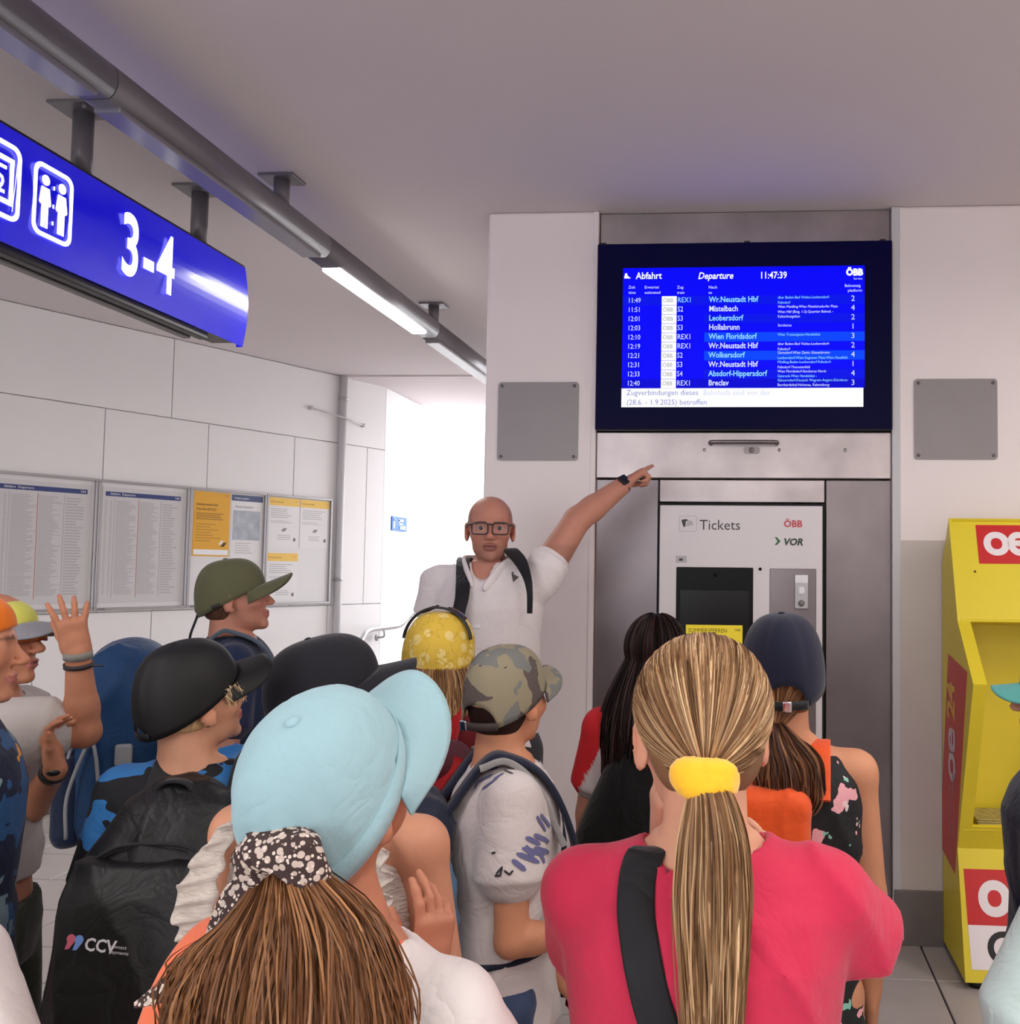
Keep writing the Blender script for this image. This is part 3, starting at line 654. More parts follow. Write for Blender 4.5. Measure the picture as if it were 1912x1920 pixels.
# newspapers left in the bin
npp=thing('newspaper','folded newspaper lying in the bottom of the yellow box','newspaper',(0,D,0))
for k in range(3): box('page_fold',npp,xi0+.06,xi0+.40,-.34+.01*k,-.12,.582+.006*k,.587+.006*k,mat('newsprint',(176,160,96),.8,var=.35,vscale=40),.002,1)
for x in (NX0+.05,NX1-.05):
    for y in (-.10,-.40): tube('foot',nbx,[(x,y,0),(x,y,.032)],.028,M_black,14)
xo=.075
fr=frame((NX0,pa[0],pa[1]),(1,0,0),(0,pa[0]-pb[0],pa[1]-pb[1]))
def rivet(fr,x,y): 
    c=[(x+.005*math.cos(t),y+.005*math.sin(t)) for t in np.linspace(0,2*math.pi,9)[:-1]]; flat('rivet',nbx,c,M_ink,fr,.002)
flat('red_panel',nbx,[(.105,-.20),(.105,-.030),(.60,-.030),(.60,-.20)],M_red,fr,.0016)
text('lettering',nbx,'oe',.128,-.158,.20,M_bw,-.0025,frame=fr,bold=.006,sx=.95,space=.88); text('lettering',nbx,'24',.385,-.158,.155,mat('print_gold',(226,170,40),.4),-.0025,frame=fr,bold=.006,sx=.9,space=.9)
rivet(fr,.085,-.235)
L_=math.hypot(pe[0]-pd[0],pe[1]-pd[1])
fr=frame((NX0,pd[0],pd[1]),(1,0,0),(0,pd[0]-pe[0],pd[1]-pe[1]))
flat('red_panel',nbx,[(.022,-.275),(.018,-.075),(.60,-.075),(.60,-.275)],M_red,fr,.0016)
text('lettering',nbx,'oe24',.065,-.235,.25,M_bw,-.0025,frame=fr,bold=.008,sx=.9,space=.9)
flat('white_panel',nbx,[(.026,-.43),(.022,-.275),(.60,-.275),(.60,-.43)],M_bw,fr,.0014)
text('lettering',nbx,'G',.085,-.405,.155,M_black,-.0022,frame=fr,bold=.004)
# red band on the side plate, lettering running upwards
fr=frame((NX0,0,0),(0,0,1),(0,1,0))
def SD(x,y):
    d=ray(x,y); p=CAMP+d*(NX0/d[0]); return float(p[2]),float(p[1]-D)
c1,c2,c3,c4=SD(1778,1226),SD(1813,1260),SD(1790,1638),SD(1762,1582)
flat('red_band',nbx,[c4,c3,c2,c1],M_red,fr,.0014)
ang=0
ym=(c1[1]+c3[1])/2
text('lettering',nbx,'oe',.72,ym-.075,.27,mat('print_pale',(214,196,200),.5),-.0024,frame=fr,bold=.007,sx=.82,space=.88); text('lettering',nbx,'24',.965,ym-.075,.22,mat('print_gold',(226,170,40),.4),-.0024,frame=fr,bold=.007,sx=.72,space=.9)
text('lettering',nbx,'Die schnelle',.50,ym+.005,.075,mat('print_pink',(208,140,140),.5),-.0024,frame=fr,shear=.2,sx=.55); text('lettering',nbx,'News für Wien',.50,ym-.06,.075,mat('print_pink',(208,140,140),.5),-.0024,frame=fr,shear=.2,sx=.55)

# ================================================================== IMPLICIT-SURFACE MODELLING
def nrm(v): v=np.asarray(v,float); return v/(np.linalg.norm(v)+1e-12)
def rot_to(zdir, xhint=(1,0,0)):
    z=nrm(zdir); x=np.asarray(xhint,float); x=x-z*(x@z)
    if np.linalg.norm(x)<1e-3: x=np.array([0,1.0,0]); x=x-z*(x@z)
    x=nrm(x); return np.stack([x,np.cross(z,x),z],1)
class Pr:
    """one primitive: kind, op, blend k, data and bounding box"""
    def __init__(s,kind,op,k,lo,hi,**d): s.kind,s.op,s.k,s.lo,s.hi,s.d=kind,op,k,np.asarray(lo,float),np.asarray(hi,float),d
def ell(c,r,R=None,op='u',k=.008):
    c=np.asarray(c,float); r=np.asarray([r]*3 if np.isscalar(r) else r,float)
    e=r if R is None else np.sqrt(((R*r)**2).sum(1))
    return Pr('ell',op,k,c-e,c+e,c=c,r=r,R=R)
def cap(a,b,ra,rb,op='u',k=.008,flat=False,sq=None):
    a=np.asarray(a,float); b=np.asarray(b,float); m=max(ra,rb)*1.25
    return Pr('cap',op,k,np.minimum(a,b)-m,np.maximum(a,b)+m,a=a,b=b,ra=ra,rb=rb,flat=flat,sq=sq)
def stk(rows,op='u',k=.008,p=2.0):
    rows=np.asarray(sorted(rows),float); rx=rows[:,3].max()*1.15; ry=rows[:,4].max()*1.15
    lo=[rows[:,1].min()-rx,rows[:,2].min()-ry,rows[0,0]]; hi=[rows[:,1].max()+rx,rows[:,2].max()+ry,rows[-1,0]]
    return Pr('stk',op,k,lo,hi,rows=rows,p=p)
def rbox(c,h,r,R=None,op='u',k=.008):
    c=np.asarray(c,float); h=np.asarray(h,float); R_=np.eye(3) if R is None else R
    e=np.abs(R_)@h
    return Pr('box',op,k,c-e,c+e,c=c,h=h,r=r,R=R_)
def half(o,n,op='i',k=.002):
    return Pr('hs',op,k,[-9]*3,[9]*3,o=np.asarray(o,float),n=nrm(n))
def _ev(p,X,Y,Z):
    d=p.d
    if p.kind=='ell':
        x,y,z=X-d['c'][0],Y-d['c'][1],Z-d['c'][2]; R=d['R']; r=d['r']
        if R is not None: x,y,z=(x*R[0,0]+y*R[1,0]+z*R[2,0]),(x*R[0,1]+y*R[1,1]+z*R[2,1]),(x*R[0,2]+y*R[1,2]+z*R[2,2])
        x,y,z=x/r[0],y/r[1],z/r[2]; k0=np.sqrt(x*x+y*y+z*z)+1e-9
        k1=np.sqrt((x/r[0])**2+(y/r[1])**2+(z/r[2])**2)+1e-9
        return k0*(k0-1)/k1
    if p.kind=='cap':
        a,b=d['a'],d['b']; ab=b-a; L2=ab@ab+1e-12
        x,y,z=X-a[0],Y-a[1],Z-a[2]; t0=(x*ab[0]+y*ab[1]+z*ab[2])/L2; t=np.clip(t0,0,1)
        x,y,z=x-t*ab[0],y-t*ab[1],z-t*ab[2]
        if d['sq'] is not None:
            n,f=d['sq']; q=x*n[0]+y*n[1]+z*n[2]; e=q*(f-1); x,y,z=x+e*n[0],y+e*n[1],z+e*n[2]
        v=np.sqrt(x*x+y*y+z*z)-(d['ra']+(d['rb']-d['ra'])*t)
        if d['flat']:
            L=math.sqrt(L2); v=np.maximum(v,np.maximum(-t0*L,(t0-1)*L))
        return v
    if p.kind=='stk':
        r=d['rows']; z=np.clip(Z,r[0,0],r[-1,0]); cx,cy,rx,ry=[np.interp(z.ravel(),r[:,0],r[:,i]).reshape(z.shape) for i in (1,2,3,4)]
        pw=d['p']; q=(np.abs((X-cx)/rx)**pw+np.abs((Y-cy)/ry)**pw)**(1/pw)
        v=(q-1)*np.minimum(rx,ry); return np.maximum(v,np.maximum(r[0,0]-Z,Z-r[-1,0]))
    if p.kind=='box':
        x,y,z=X-d['c'][0],Y-d['c'][1],Z-d['c'][2]; R=d['R']; h=d['h']-d['r']
        x,y,z=(x*R[0,0]+y*R[1,0]+z*R[2,0]),(x*R[0,1]+y*R[1,1]+z*R[2,1]),(x*R[0,2]+y*R[1,2]+z*R[2,2])
        x,y,z=np.abs(x)-h[0],np.abs(y)-h[1],np.abs(z)-h[2]
        return np.sqrt(np.maximum(x,0)**2+np.maximum(y,0)**2+np.maximum(z,0)**2)+np.minimum(np.maximum(x,np.maximum(y,z)),0)-d['r']
    n,o=d['n'],d['o']; return (X-o[0])*n[0]+(Y-o[1])*n[1]+(Z-o[2])*n[2]
def _axis(lo,hi,step,ref):
    out=[lo]
    while out[-1]<hi:
        s=step
        for a,b,f in ref:
            if a-step*.5<=out[-1]<=b: s=min(s,f)
        out.append(out[-1]+s)
    return np.array(out,np.float32)
def sdf_mesh(prims, step=.008, refine=(), disp=None, smooth=1):
    """refine: list of (center, halfsize, step) boxes. Returns V,F (quads)"""
    us=[p for p in prims if p.op=='u']; m=step*2+.004
    lo=np.min([p.lo for p in us],0)-m; hi=np.max([p.hi for p in us],0)+m
    ax=[_axis(lo[i],hi[i],step,[(c[i]-h,c[i]+h,f) for c,h,f in refine]) for i in range(3)]
    D_=np.full([len(a) for a in ax],.05,np.float32)
    for p in prims:
        mg=p.k+step*2.5
        if p.kind=='hs': sl=[slice(None)]*3
        else:
            sl=[slice(max(0,np.searchsorted(ax[i],p.lo[i]-mg)-1),np.searchsorted(ax[i],p.hi[i]+mg)+1) for i in range(3)]
        X=ax[0][sl[0]][:,None,None]; Y=ax[1][sl[1]][None,:,None]; Z=ax[2][sl[2]][None,None,:]
        X,Y,Z=np.broadcast_arrays(X,Y,Z); v=_ev(p,X,Y,Z).astype(np.float32); o=D_[tuple(sl)]; k=max(p.k,1e-5)
        if p.op=='u': h=np.maximum(k-np.abs(o-v),0)/k; r=np.minimum(o,v)-h*h*k*.25
        elif p.op=='s': v=-v; h=np.maximum(k-np.abs(o-v),0)/k; r=np.maximum(o,v)+h*h*k*.25
        else: h=np.maximum(k-np.abs(o-v),0)/k; r=np.maximum(o,v)+h*h*k*.25
        D_[tuple(sl)]=r
    if disp is not None:
        ii=np.nonzero(np.abs(D_)<.03); D_[ii]+=disp(ax[0][ii[0]],ax[1][ii[1]],ax[2][ii[2]]).astype(np.float32)
    return surface_nets(D_,ax,smooth)
def surface_nets(D_,ax,smooth=1):
    S=D_<0; n=[s-1 for s in D_.shape]
    cnt=np.zeros(n,np.int8)
    for i in (0,1):
        for j in (0,1):
            for k in (0,1): cnt+=S[i:i+n[0],j:j+n[1],k:k+n[2]]
    mix=(cnt>0)&(cnt<8); ci,cj,ck=np.nonzero(mix); N=len(ci)
    idx=np.full(n,-1,np.int32); idx[ci,cj,ck]=np.arange(N)
    val=lambda a,b,c: D_[ci+a,cj+b,ck+c].astype(np.float64)
    pos=lambda a,b,c: np.stack([ax[0][ci+a],ax[1][cj+b],ax[2][ck+c]],1).astype(np.float64)
    acc=np.zeros((N,3)); w=np.zeros(N)
    cor=[(a,b,c) for a in(0,1) for b in(0,1) for c in(0,1)]
    for p in cor:
        for q in cor:
            if p<q and sum(abs(x-y) for x,y in zip(p,q))==1:
                va,vb=val(*p),val(*q); x=(va<0)!=(vb<0); t=np.where(x,va/(np.where(x,va-vb,1)),0)
                acc+=np.where(x[:,None],pos(*p)*(1-t)[:,None]+pos(*q)*t[:,None],0); w+=x
    V=acc/np.maximum(w,1)[:,None]; F_=[]
    for axis in range(3):
        a=[slice(None)]*3; b=[slice(None)]*3; a[axis]=slice(0,-1); b[axis]=slice(1,None)
        s0,s1=S[tuple(a)],S[tuple(b)]; e=np.array(np.nonzero(s0!=s1)); fl=s0[tuple(e)]
        u,v=(axis+1)%3,(axis+2)%3
        ok=(e[u]>0)&(e[v]>0)&(e[u]<n[u])&(e[v]<n[v]); e=e[:,ok]; fl=fl[ok]
        def cell(du,dv):
            c=[x.copy() for x in e]; c[u]-=du; c[v]-=dv; return idx[c[0],c[1],c[2]]
        q=np.stack([cell(1,1),cell(0,1),cell(0,0),cell(1,0)],1)
        q[~fl]=q[~fl][:,::-1]; F_.append(q)
    F_=np.concatenate(F_); F_=F_[(F_>=0).all(1)]
    for _ in range(smooth):
        A=np.zeros_like(V); c=np.zeros(N)
        for i in range(4):
            a,b=F_[:,i],F_[:,(i+1)%4]; np.add.at(A,a,V[b]); np.add.at(A,b,V[a]); np.add.at(c,a,1); np.add.at(c,b,1)
        V=V*.5+.5*A/np.maximum(c,1)[:,None]
    return V,F_
def fast_obj(name,V,F_,m,parent=None,cols=None,smooth=True):
    V=np.asarray(V,np.float32); F_=np.asarray(F_,np.int32); me=bpy.data.meshes.new(name)
    me.vertices.add(len(V)); me.vertices.foreach_set('co',V.ravel()); k=F_.shape[1]
    me.loops.add(F_.size); me.loops.foreach_set('vertex_index',F_.ravel())
    me.polygons.add(len(F_)); me.polygons.foreach_set('loop_start',np.arange(0,F_.size,k,dtype=np.int32))
    me.polygons.foreach_set('use_smooth',np.full(len(F_),smooth)); me.update(calc_edges=True)
    if cols is not None:
        a=me.color_attributes.new('Col','FLOAT_COLOR','POINT'); c4=np.ones((len(V),4),np.float32); c4[:,:3]=cols; a.data.foreach_set('color',c4.ravel())
    me.materials.append(m); return link(bpy.data.objects.new(name,me),parent)
def sdf_obj(name,prims,m,parent,step=.008,refine=(),disp=None,paint=None,smooth=1):
    V,F_=sdf_mesh(prims,step,refine,disp,smooth)
    return fast_obj(name,V,F_,m,parent,None if paint is None else paint(V))
def lin(r,g,b): return np.array(srgb(r,g,b)[:3])

def grid_obj(name,G,m,parent,closed_u=False,thick=0.0,cols=None):
    """G: (a,b,3) grid of points; optional thickness along normals"""
    G=np.asarray(G,float); a,b=G.shape[:2]
    def quads(off,flip):
        i,j=np.meshgrid(np.arange(a-1),np.arange(b if closed_u else b-1),indexing='ij'); j2=(j+1)%b
        q=np.stack([i*b+j,i*b+j2,(i+1)*b+j2,(i+1)*b+j],-1).reshape(-1,4)+off
        return q[:,::-1] if flip else q
    V=G.reshape(-1,3); F_=quads(0,False)
    if thick:
        du=np.gradient(G,axis=0); dv=(np.roll(G,-1,1)-np.roll(G,1,1)) if closed_u else np.gradient(G,axis=1)
        n=np.cross(dv,du); n/=np.linalg.norm(n,axis=-1,keepdims=True)+1e-9
        V=np.vstack([V,(G-n*thick).reshape(-1,3)]); F2=quads(a*b,True); o=a*b; rim=[]
        J=np.arange(b if closed_u else b-1); J2=(J+1)%b
        for r in (0,a-1):
            q=np.stack([r*b+J,r*b+J2,o+r*b+J2,o+r*b+J],1); rim.append(q[:,::-1] if r==0 else q)
        if not closed_u:
            I=np.arange(a-1)
            for c in (0,b-1):
                q=np.stack([I*b+c,(I+1)*b+c,o+(I+1)*b+c,o+I*b+c],1); rim.append(q if c==0 else q[:,::-1])
        F_=np.vstack([F_,F2]+rim)
        if cols is not None: cols=np.vstack([cols.reshape(-1,3)]*2)
    elif cols is not None: cols=cols.reshape(-1,3)
    return fast_obj(name,V,F_,m,parent,cols)
def ribbon(name,parent,pts,wdir,w,th,m,n=30):
    """flat band along a path; wdir: width direction (one or per point)"""
    p=smooth_path(pts,n); t=np.gradient(p,axis=0); t/=np.linalg.norm(t,axis=1)[:,None]
    wd=np.asarray(wdir,float); wd=np.tile(wd,(n,1)) if wd.ndim==1 else np.array([np.interp(np.linspace(0,1,n),np.linspace(0,1,len(wd)),wd[:,i]) for i in range(3)]).T
    wd=wd-t*(wd*t).sum(1)[:,None]; wd/=np.linalg.norm(wd,axis=1)[:,None]; nn=np.cross(t,wd)
    ww=np.full(n,w) if np.isscalar(w) else np.interp(np.linspace(0,1,n),np.linspace(0,1,len(w)),w)
    prof=[(-.5,-.35),(-.42,-.5),(.42,-.5),(.5,-.35),(.5,.35),(.42,.5),(-.42,.5),(-.5,.35)]
    G=np.stack([p+wd*(ww*a)[:,None]+nn*(th*b) for a,b in prof],1)
    V=G.reshape(-1,3); b=8; i,j=np.meshgrid(np.arange(n-1),np.arange(b),indexing='ij'); j2=(j+1)%b
    F_=np.stack([i*b+j,i*b+j2,(i+1)*b+j2,(i+1)*b+j],-1).reshape(-1,4)
    caps=np.array([[0,1,2,3],[0,3,4,7],[4,5,6,7]]); F_=np.vstack([F_,caps,(caps+(n-1)*b)[:,::-1]])
    return fast_obj(name,V,F_,m,parent)
def strands(name,parent,paths,rad,m,cols,sides=2):
    """paths (m,n,3), rad (n,) or scalar, cols (m,3)"""
    p=np.asarray(paths,float); M,n=p.shape[:2]; t=np.gradient(p,axis=1); t/=np.linalg.norm(t,axis=2,keepdims=True)+1e-9
    ref=np.tile(np.array([.31,.52,.2]),(M,1))[:,None,:]; a=np.cross(t,ref); a/=np.linalg.norm(a,axis=2,keepdims=True)+1e-9; b=np.cross(t,a)
    r=np.full(n,rad) if np.isscalar(rad) else np.asarray(rad); r=r[None,:,None]
    if sides==2:
        ph=NR.rand(M,1,1)*math.pi; u_=a*np.cos(ph)+b*np.sin(ph); V=np.stack([p-r*u_*1.25,p+r*u_*1.25],2)
        base=(np.arange(M)*n*2)[:,None]; i=np.arange(n-1)[None,:]
        F_=np.stack([base+i*2,base+i*2+1,base+i*2+3,base+i*2+2],-1).reshape(-1,4)
        return fast_obj(name,V.reshape(-1,3),F_,m,parent,np.repeat(cols,n*2,0))
    V=np.stack([p+r*(math.cos(2*math.pi*k/sides)*a+math.sin(2*math.pi*k/sides)*b) for k in range(sides)],2)   # M,n,s,3
    base=(np.arange(M)*n*sides)[:,None,None]; i=np.arange(n-1)[None,:,None]; k=np.arange(sides)[None,None,:]; k2=(k+1)%sides
    F_=np.stack([base+i*sides+k,base+i*sides+k2,base+(i+1)*sides+k2,base+(i+1)*sides+k],-1).reshape(-1,4)
    return fast_obj(name,V.reshape(-1,3),F_,m,parent,np.repeat(cols,n*sides,0))

# ================================================================== PEOPLE
NR=np.random.RandomState(11)
def skin_mat(): return mat('skin',(200,150,125),.55,attr='Col',var=.05,vscale=30,bump=.12,bscale=220,spec=.35)
M_skin=skin_mat()
M_hairs=mat('hair_strands',(90,60,40),.5,attr='Col',spec=.28)
def euler(yaw,pitch,roll):
    """yaw to the person's left is positive, pitch up positive, roll to the right positive (degrees)"""
    y,p,r=map(math.radians,(yaw,pitch,roll)); return _rz(y)@_rx(p)@_ry(r)
def fold(amp=.003,f=26,seed=0.0,vert=.5):
    def g(X,Y,Z):
        w=np.sin(9*X+5*Z+seed)+np.sin(8*Y-6*Z+1.7*seed); w2=np.sin(13*X-7*Y+4*Z+2.3*seed)
        a=(1-np.abs(np.sin(f*.9*(vert*X+Z*.8-.4*Y)+2.0*w+seed)))**3*np.clip(.25+w2,0,1)
        b=(1-np.abs(np.sin(f*.7*(X-.45*Z+.8*Y)+1.8*w2-w+2*seed)))**3*np.clip(.2-w*.6,0,1)
        c=np.sin(f*.35*(X+.6*Z-.7*Y)+1.5*w)*.35
        return -amp*2.4*(a+b)-amp*c
    return g
def hand_prims(w,d,n,s,thumb,curls,spread=.12,th=(.6,.35),tcurl=.4):
    """w wrist, d direction, n palm normal, s hand length, thumb +1/-1 side; curls: 4 x (a1,a2,a3) radians"""
    d=nrm(d); n=np.asarray(n,float); n=nrm(n-d*(n@d)); sd=np.cross(d,n)*thumb
    w=np.asarray(w,float); pl=.50*s; pr=[]
    R=np.stack([sd,d,n],1)
    pr.append(rbox(w+d*(pl*.55),(.205*s,.27*s,.075*s),.07*s,R,k=.01))
    pr.append(cap(w-d*.02*s,w+d*.2*s,.135*s,.15*s,k=.012,sq=(n,1.5)))
    Ls=[.40,.45,.41,.32]
    for i in range(4):
        o=.155-.103*i; b=w+d*(pl*(.98-.05*abs(i-1.2)))+sd*(o*s)
        ang=spread*(1.35-i); dd=nrm(d*math.cos(ang)+sd*math.sin(ang)); p=b; a=0
        for j,(fr,rr) in enumerate(((.45,.052),(.31,.047),(.26,.041))):
            a+=curls[i][j]; v=dd*math.cos(a)+n*math.sin(a); q=p+v*(Ls[i]*s*fr)
            pr.append(cap(p,q,rr*s,(rr-.005)*s,k=.004)); p=q
    b=w+d*(.14*s)+sd*(.13*s)+n*(.03*s); v=nrm(d*math.cos(th[0])+sd*math.sin(th[0])+n*th[1]); q=b+v*(.24*s)
    pr.append(cap(b,q,.075*s,.055*s,k=.012)); v2=nrm(v*math.cos(tcurl)+d*math.sin(tcurl)*.8+n*.2*math.sin(tcurl)); q2=q+v2*.17*s
    pr.append(cap(q,q2,.055*s,.045*s,k=.005)); pr.append(cap(q2,q2+v2*.10*s,.046*s,.038*s,k=.004))
    return pr
RELAX=[(.35,.4,.3)]*4
FIST=[(1.3,1.5,.9)]*4
class Person:
    def __init__(s,label,px,py,Y,facing,hh=.215,head=(0,0,0),hat=.02,cat='person',lean=(0,0),g=1.0,H=None,base=None,skin=(198,146,122),group=None,sw=1.0,zsf=1.33,ag=1.0,jaw=1.0):
        """px,py: pixel of the top of the head at depth Y; facing: degrees, 0 = away from the camera (+Y), positive to the left"""
        top=P(px,py,Y); s.H=(top[2]-hat) if H is None else H; s.hh=hh; s.s=hh/.23; s.yaw=math.radians(facing); H=s.H
        s.R=_rz(s.yaw); s.HR=euler(*head)
        s.piv=np.array([lean[0],lean[1]-.01,H-hh*.97]); s.hc=s.piv+s.HR@np.array([0,.022,.112])*s.s*1.0
        htop=s.hc+np.array([0,0,.115*s.s])
        off=s.R@np.array([s.hc[0],s.hc[1],0])
        b=np.array([top[0]-off[0],top[1]-off[1],0]) if base is None else np.array([base[0],base[1],0.0])
        s.base=b; s.H=H; s.g=g; s.lean=np.array([lean[0],lean[1],0])
        s.e=thing('person',label,cat,tuple(b),s.yaw,group)
        s.zs=H-hh*zsf; s.sw=.098*H*g*sw; s.skin=lin(*skin); s.arms={}; s.prims=[]; s.refine=[]
        s.zn=H-hh*(zsf-.20); s.ag=ag; s.jaw=jaw
    def loc(s,p): return s.R.T@(np.asarray(p,float)-s.base)
    def world(s,p): return s.R@np.asarray(p,float)+s.base
    def pix(s,x,y,Y): return s.loc(P(x,y,Y))
    def hp(s,q): return s.hc+s.HR@(np.asarray(q,float)*s.s)     # head-local point -> person-local
    def shoulder(s,side): return np.array([side*s.sw,0,s.zs])+s.lean*.9
    def head_prims(s):
        P_=[]; k=s.s; HR=s.HR
        def E(c,r,op='u',kk=.012,rot=None): P_.append(ell(s.hp(c),np.asarray(r)*k,HR if rot is None else HR@rot,op,kk*k))
        E((0,-.008,.032),(.077,.098,.083)); E((0,.025,-.015),(.066,.070,.076),kk=.02); E((0,.034,-.068),(.050*s.jaw,.052,.044),kk=.02)
        E((0,.078,-.098),(.021,.016,.016),kk=.02)
        for x in (-1,1): E((x*.042,.058,-.022),(.024,.025,.022),kk=.02)
        E((0,.086,.019),(.050,.011,.009),kk=.015)
        for x in (-1,1):
            E((x*.032,.100,.001),(.016,.013,.009),'s',.010); E((x*.032,.0785,.0),(.0150,.0125,.0125),kk=.004)
            E((x*.032,.096,-.0005),(.0122,.012,.0036),'s',.002)
        P_.append(cap(s.hp((0,.090,.010)),s.hp((0,.111,-.028)),.0065*k,.0105*k,k=.009*k)); E((0,.112,-.031),(.0125,.011,.0095),kk=.006)
        for x in (-1,1): E((x*.0115,.103,-.0345),(.008,.010,.0075),kk=.005)
        E((0,.0935,-.0585),(.024,.0095,.0065),kk=.006); E((0,.0915,-.0705),(.020,.0105,.0075),kk=.006); E((0,.106,-.0640),(.021,.010,.0018),'s',.002)
        for x in (-1,1):
            rot=_rz(-x*.42)@_rx(-.18)
            E((x*.080,-.010,-.010),(.0075,.018,.032),kk=.008,rot=rot); E((x*.0895,-.004,-.006),(.006,.0085,.016),'s',.004,rot=rot)
            E((x*.079,-.002,-.034),(.006,.010,.011),kk=.006)
        P_.append(cap(s.hp((0,-.026,-.045)),s.piv+s.lean*.0+np.array([0,-.012,-.06*k-.02]),.050*k,.056*k,k=.02))
        P_.append(cap(s.piv+np.array([0,-.012,-.05*k-.02]),np.array([0,-.005,s.zs+.01])+s.lean*.9,.055*k,.075*k,k=.03))
        return P_
    def arm(s,side,hand=None,elbow=None,hd=None,pn=None,pose=RELAX,thumb=None,hs=None,th=(.6,.35),fine=False,spread=.12,up=None,fa=None,tcurl=.4):
        """side +1 right. targets in person-local coordinates"""
        H=s.H; sh=s.shoulder(side)+np.array([0,0,0.0]); ua=up or .172*H; fo=fa or .148*H
        if elbow is None: elbow=sh+nrm((side*.18,-.06,-1))*ua
        elbow=np.asarray(elbow,float)
        if hand is None: hand=elbow+nrm((side*.02,.22,-1))*fo
        hand=np.asarray(hand,float)
        r=H*.0245*s.g*s.ag
        s.arms[side]=(sh,elbow,hand)
        p=[cap(sh,elbow,r*1.22,r*.98,k=.012),cap(elbow,elbow+(hand-elbow)*.35,r*.98,r*.95,k=.01),cap(elbow+(hand-elbow)*.3,hand,r*.96,r*.66,k=.01)]
        d=nrm(hd if hd is not None else hand-elbow); pn=np.array([-side,0,0.]) if pn is None else np.asarray(pn,float)
        hs=hs or .108*H
        th_=thumb if thumb is not None else (1 if np.cross(d,nrm(pn-d*(pn@d)))@np.array([0,1,0.3])>0 else -1)
        p+=hand_prims(hand,d,pn,hs,th_,pose,spread,th,tcurl)
        s.prims+=p
        s.refine.append((hand+d*.09*H/1.4,.10*H/1.5 if fine else .06,.0034 if fine else .0075))
    def legs(s,stance=.062):
        H=s.H; r=.052*H*s.g; out=[]
        for x in (-1,1):
            hp=np.array([x*stance*H*.95,0,.50*H]); kn=np.array([x*stance*H,.012,.285*H]); an=np.array([x*stance*H,-.005,.055*H])
            out+=[cap(hp,kn,r,r*.72,k=.02),cap(kn,kn+(an-kn)*.35,r*.70,r*.68,k=.015),cap(kn+(an-kn)*.3,an,r*.68,r*.42,k=.015),cap(an,an+(0,.05,-.03),r*.44,r*.4,k=.01)]
        return out
    def torso_rows(s,f=1.0,z0=.49):
        H=s.H; g=s.g*f; l=s.lean
        t=[(.49,.100,.078),(.56,.094,.070),(.63,.090,.068),(.70,.098,.074),(.755,.104,.076),(.79,.100,.066),(.815,.078,.052),(.84,.045,.040)]
        zt=s.zs+.045*H; sc=(zt-.49*H)/((.84-.49)*H)
        rows=[]
        for z,rx,ry in t:
            zz=.49*H+(z-.49)*H*sc; fr=(z-.49)/.35
            rows.append((zz,l[0]*fr,l[1]*fr,rx*H*g,ry*H*g))
        return [r for r in rows if r[0]>=z0*H-1e-6]
    def body(s,extra=(),head_step=.006,step=.013,eyes=None,brows=None,stubble=None,paint=None,lips=(176,104,98),no_legs=False):
        pr=s.head_prims()+[stk([(a,b,c,d*.90,e*.90) for a,b,c,d,e in s.torso_rows()],k=.03)]+s.prims+s.legs()+list(extra)
        # shoulders
        for x in (-1,1): pr.append(cap(np.array([0,-.01,s.zs+.012])+s.lean*.9,s.shoulder(x),.042*s.H*s.g*.9,.031*s.H*s.g,k=.02))
        def pt(V):
            C=np.tile(s.skin,(len(V),1)); q=(V-s.hc)@s.HR/s.s; x,y,z=q.T; ax_=np.abs(x)
            def blend(mask,c,a=1.0):
                w=np.clip(mask,0,1)[:,None]*a; C[:]=C*(1-w)+np.asarray(c)*w
            hd=np.clip((z+.13)*40,0,1)
            blend(np.exp(-((ax_-.045)**2+(z+.03)**2)/.0006)*(y>.02),s.skin*np.array([1.0,.80,.78]),.45)
            blend(np.exp(-(x**2+(z+.03)**2)/.0002)*(y>.09),s.skin*np.array([1.0,.78,.76]),.5)
            blend(np.exp(-((ax_-.08)**2+(z+.01)**2+(y+.01)**2)/.0006),s.skin*np.array([1.05,.80,.78]),.45)
            lip=((x/.025)**2+((z+.0645)/.0125)**2<1)&(y>.078); blend(lip*1.0,lin(*lips),.85)
            blend((((x/.020)**2+((z+.064)/.0022)**2<1)&(y>.078))*1.0,lin(84,38,36),.8)
            if brows is not None:
                zb=.0185+.004*np.cos((ax_-.03)*60)-.003; m_=(np.abs(z-zb)<.0042)&(ax_>.013)&(ax_<.052)&(y>.05); blend(m_*1.0,lin(*brows),.8)
            if stubble is not None:
                m_=np.clip((-.045-z)*60,0,1)*np.clip((y-.0)*40,0,1)*np.clip((z+.125)*60,0,1); blend(m_,lin(*stubble),.38)
            if paint: paint(C,x,y,z,V,blend)
            return C
        rf=[(s.hc,.135*s.s,head_step)]+s.refine
        s.bodyobj=sdf_obj('body',pr,M_skin,s.e,step,rf,paint=pt)
        if eyes is not None:
            for x in (-1,1):
                c=s.hp((x*.032,.0800,.0)); r=.0124*s.s; a=np.linspace(0,math.pi*.62,11); b=np.linspace(0,2*math.pi,24,endpoint=False)
                gz=np.asarray(eyes,float); R_=rot_to(s.HR@nrm(gz)); G=np.stack([np.stack([np.sin(t)*np.cos(b),np.sin(t)*np.sin(b),np.full(24,np.cos(t))],1) for t in a])
                cl=np.zeros(G.shape); cl[:]=lin(190,172,166); cl[a<.62]=lin(58,46,38); cl[a<.30]=lin(8,7,7)
                grid_obj('eye',(G@R_.T)*r+c,mat('eye',(230,225,220),.15,attr='Col'),s.e,closed_u=True,cols=cl)
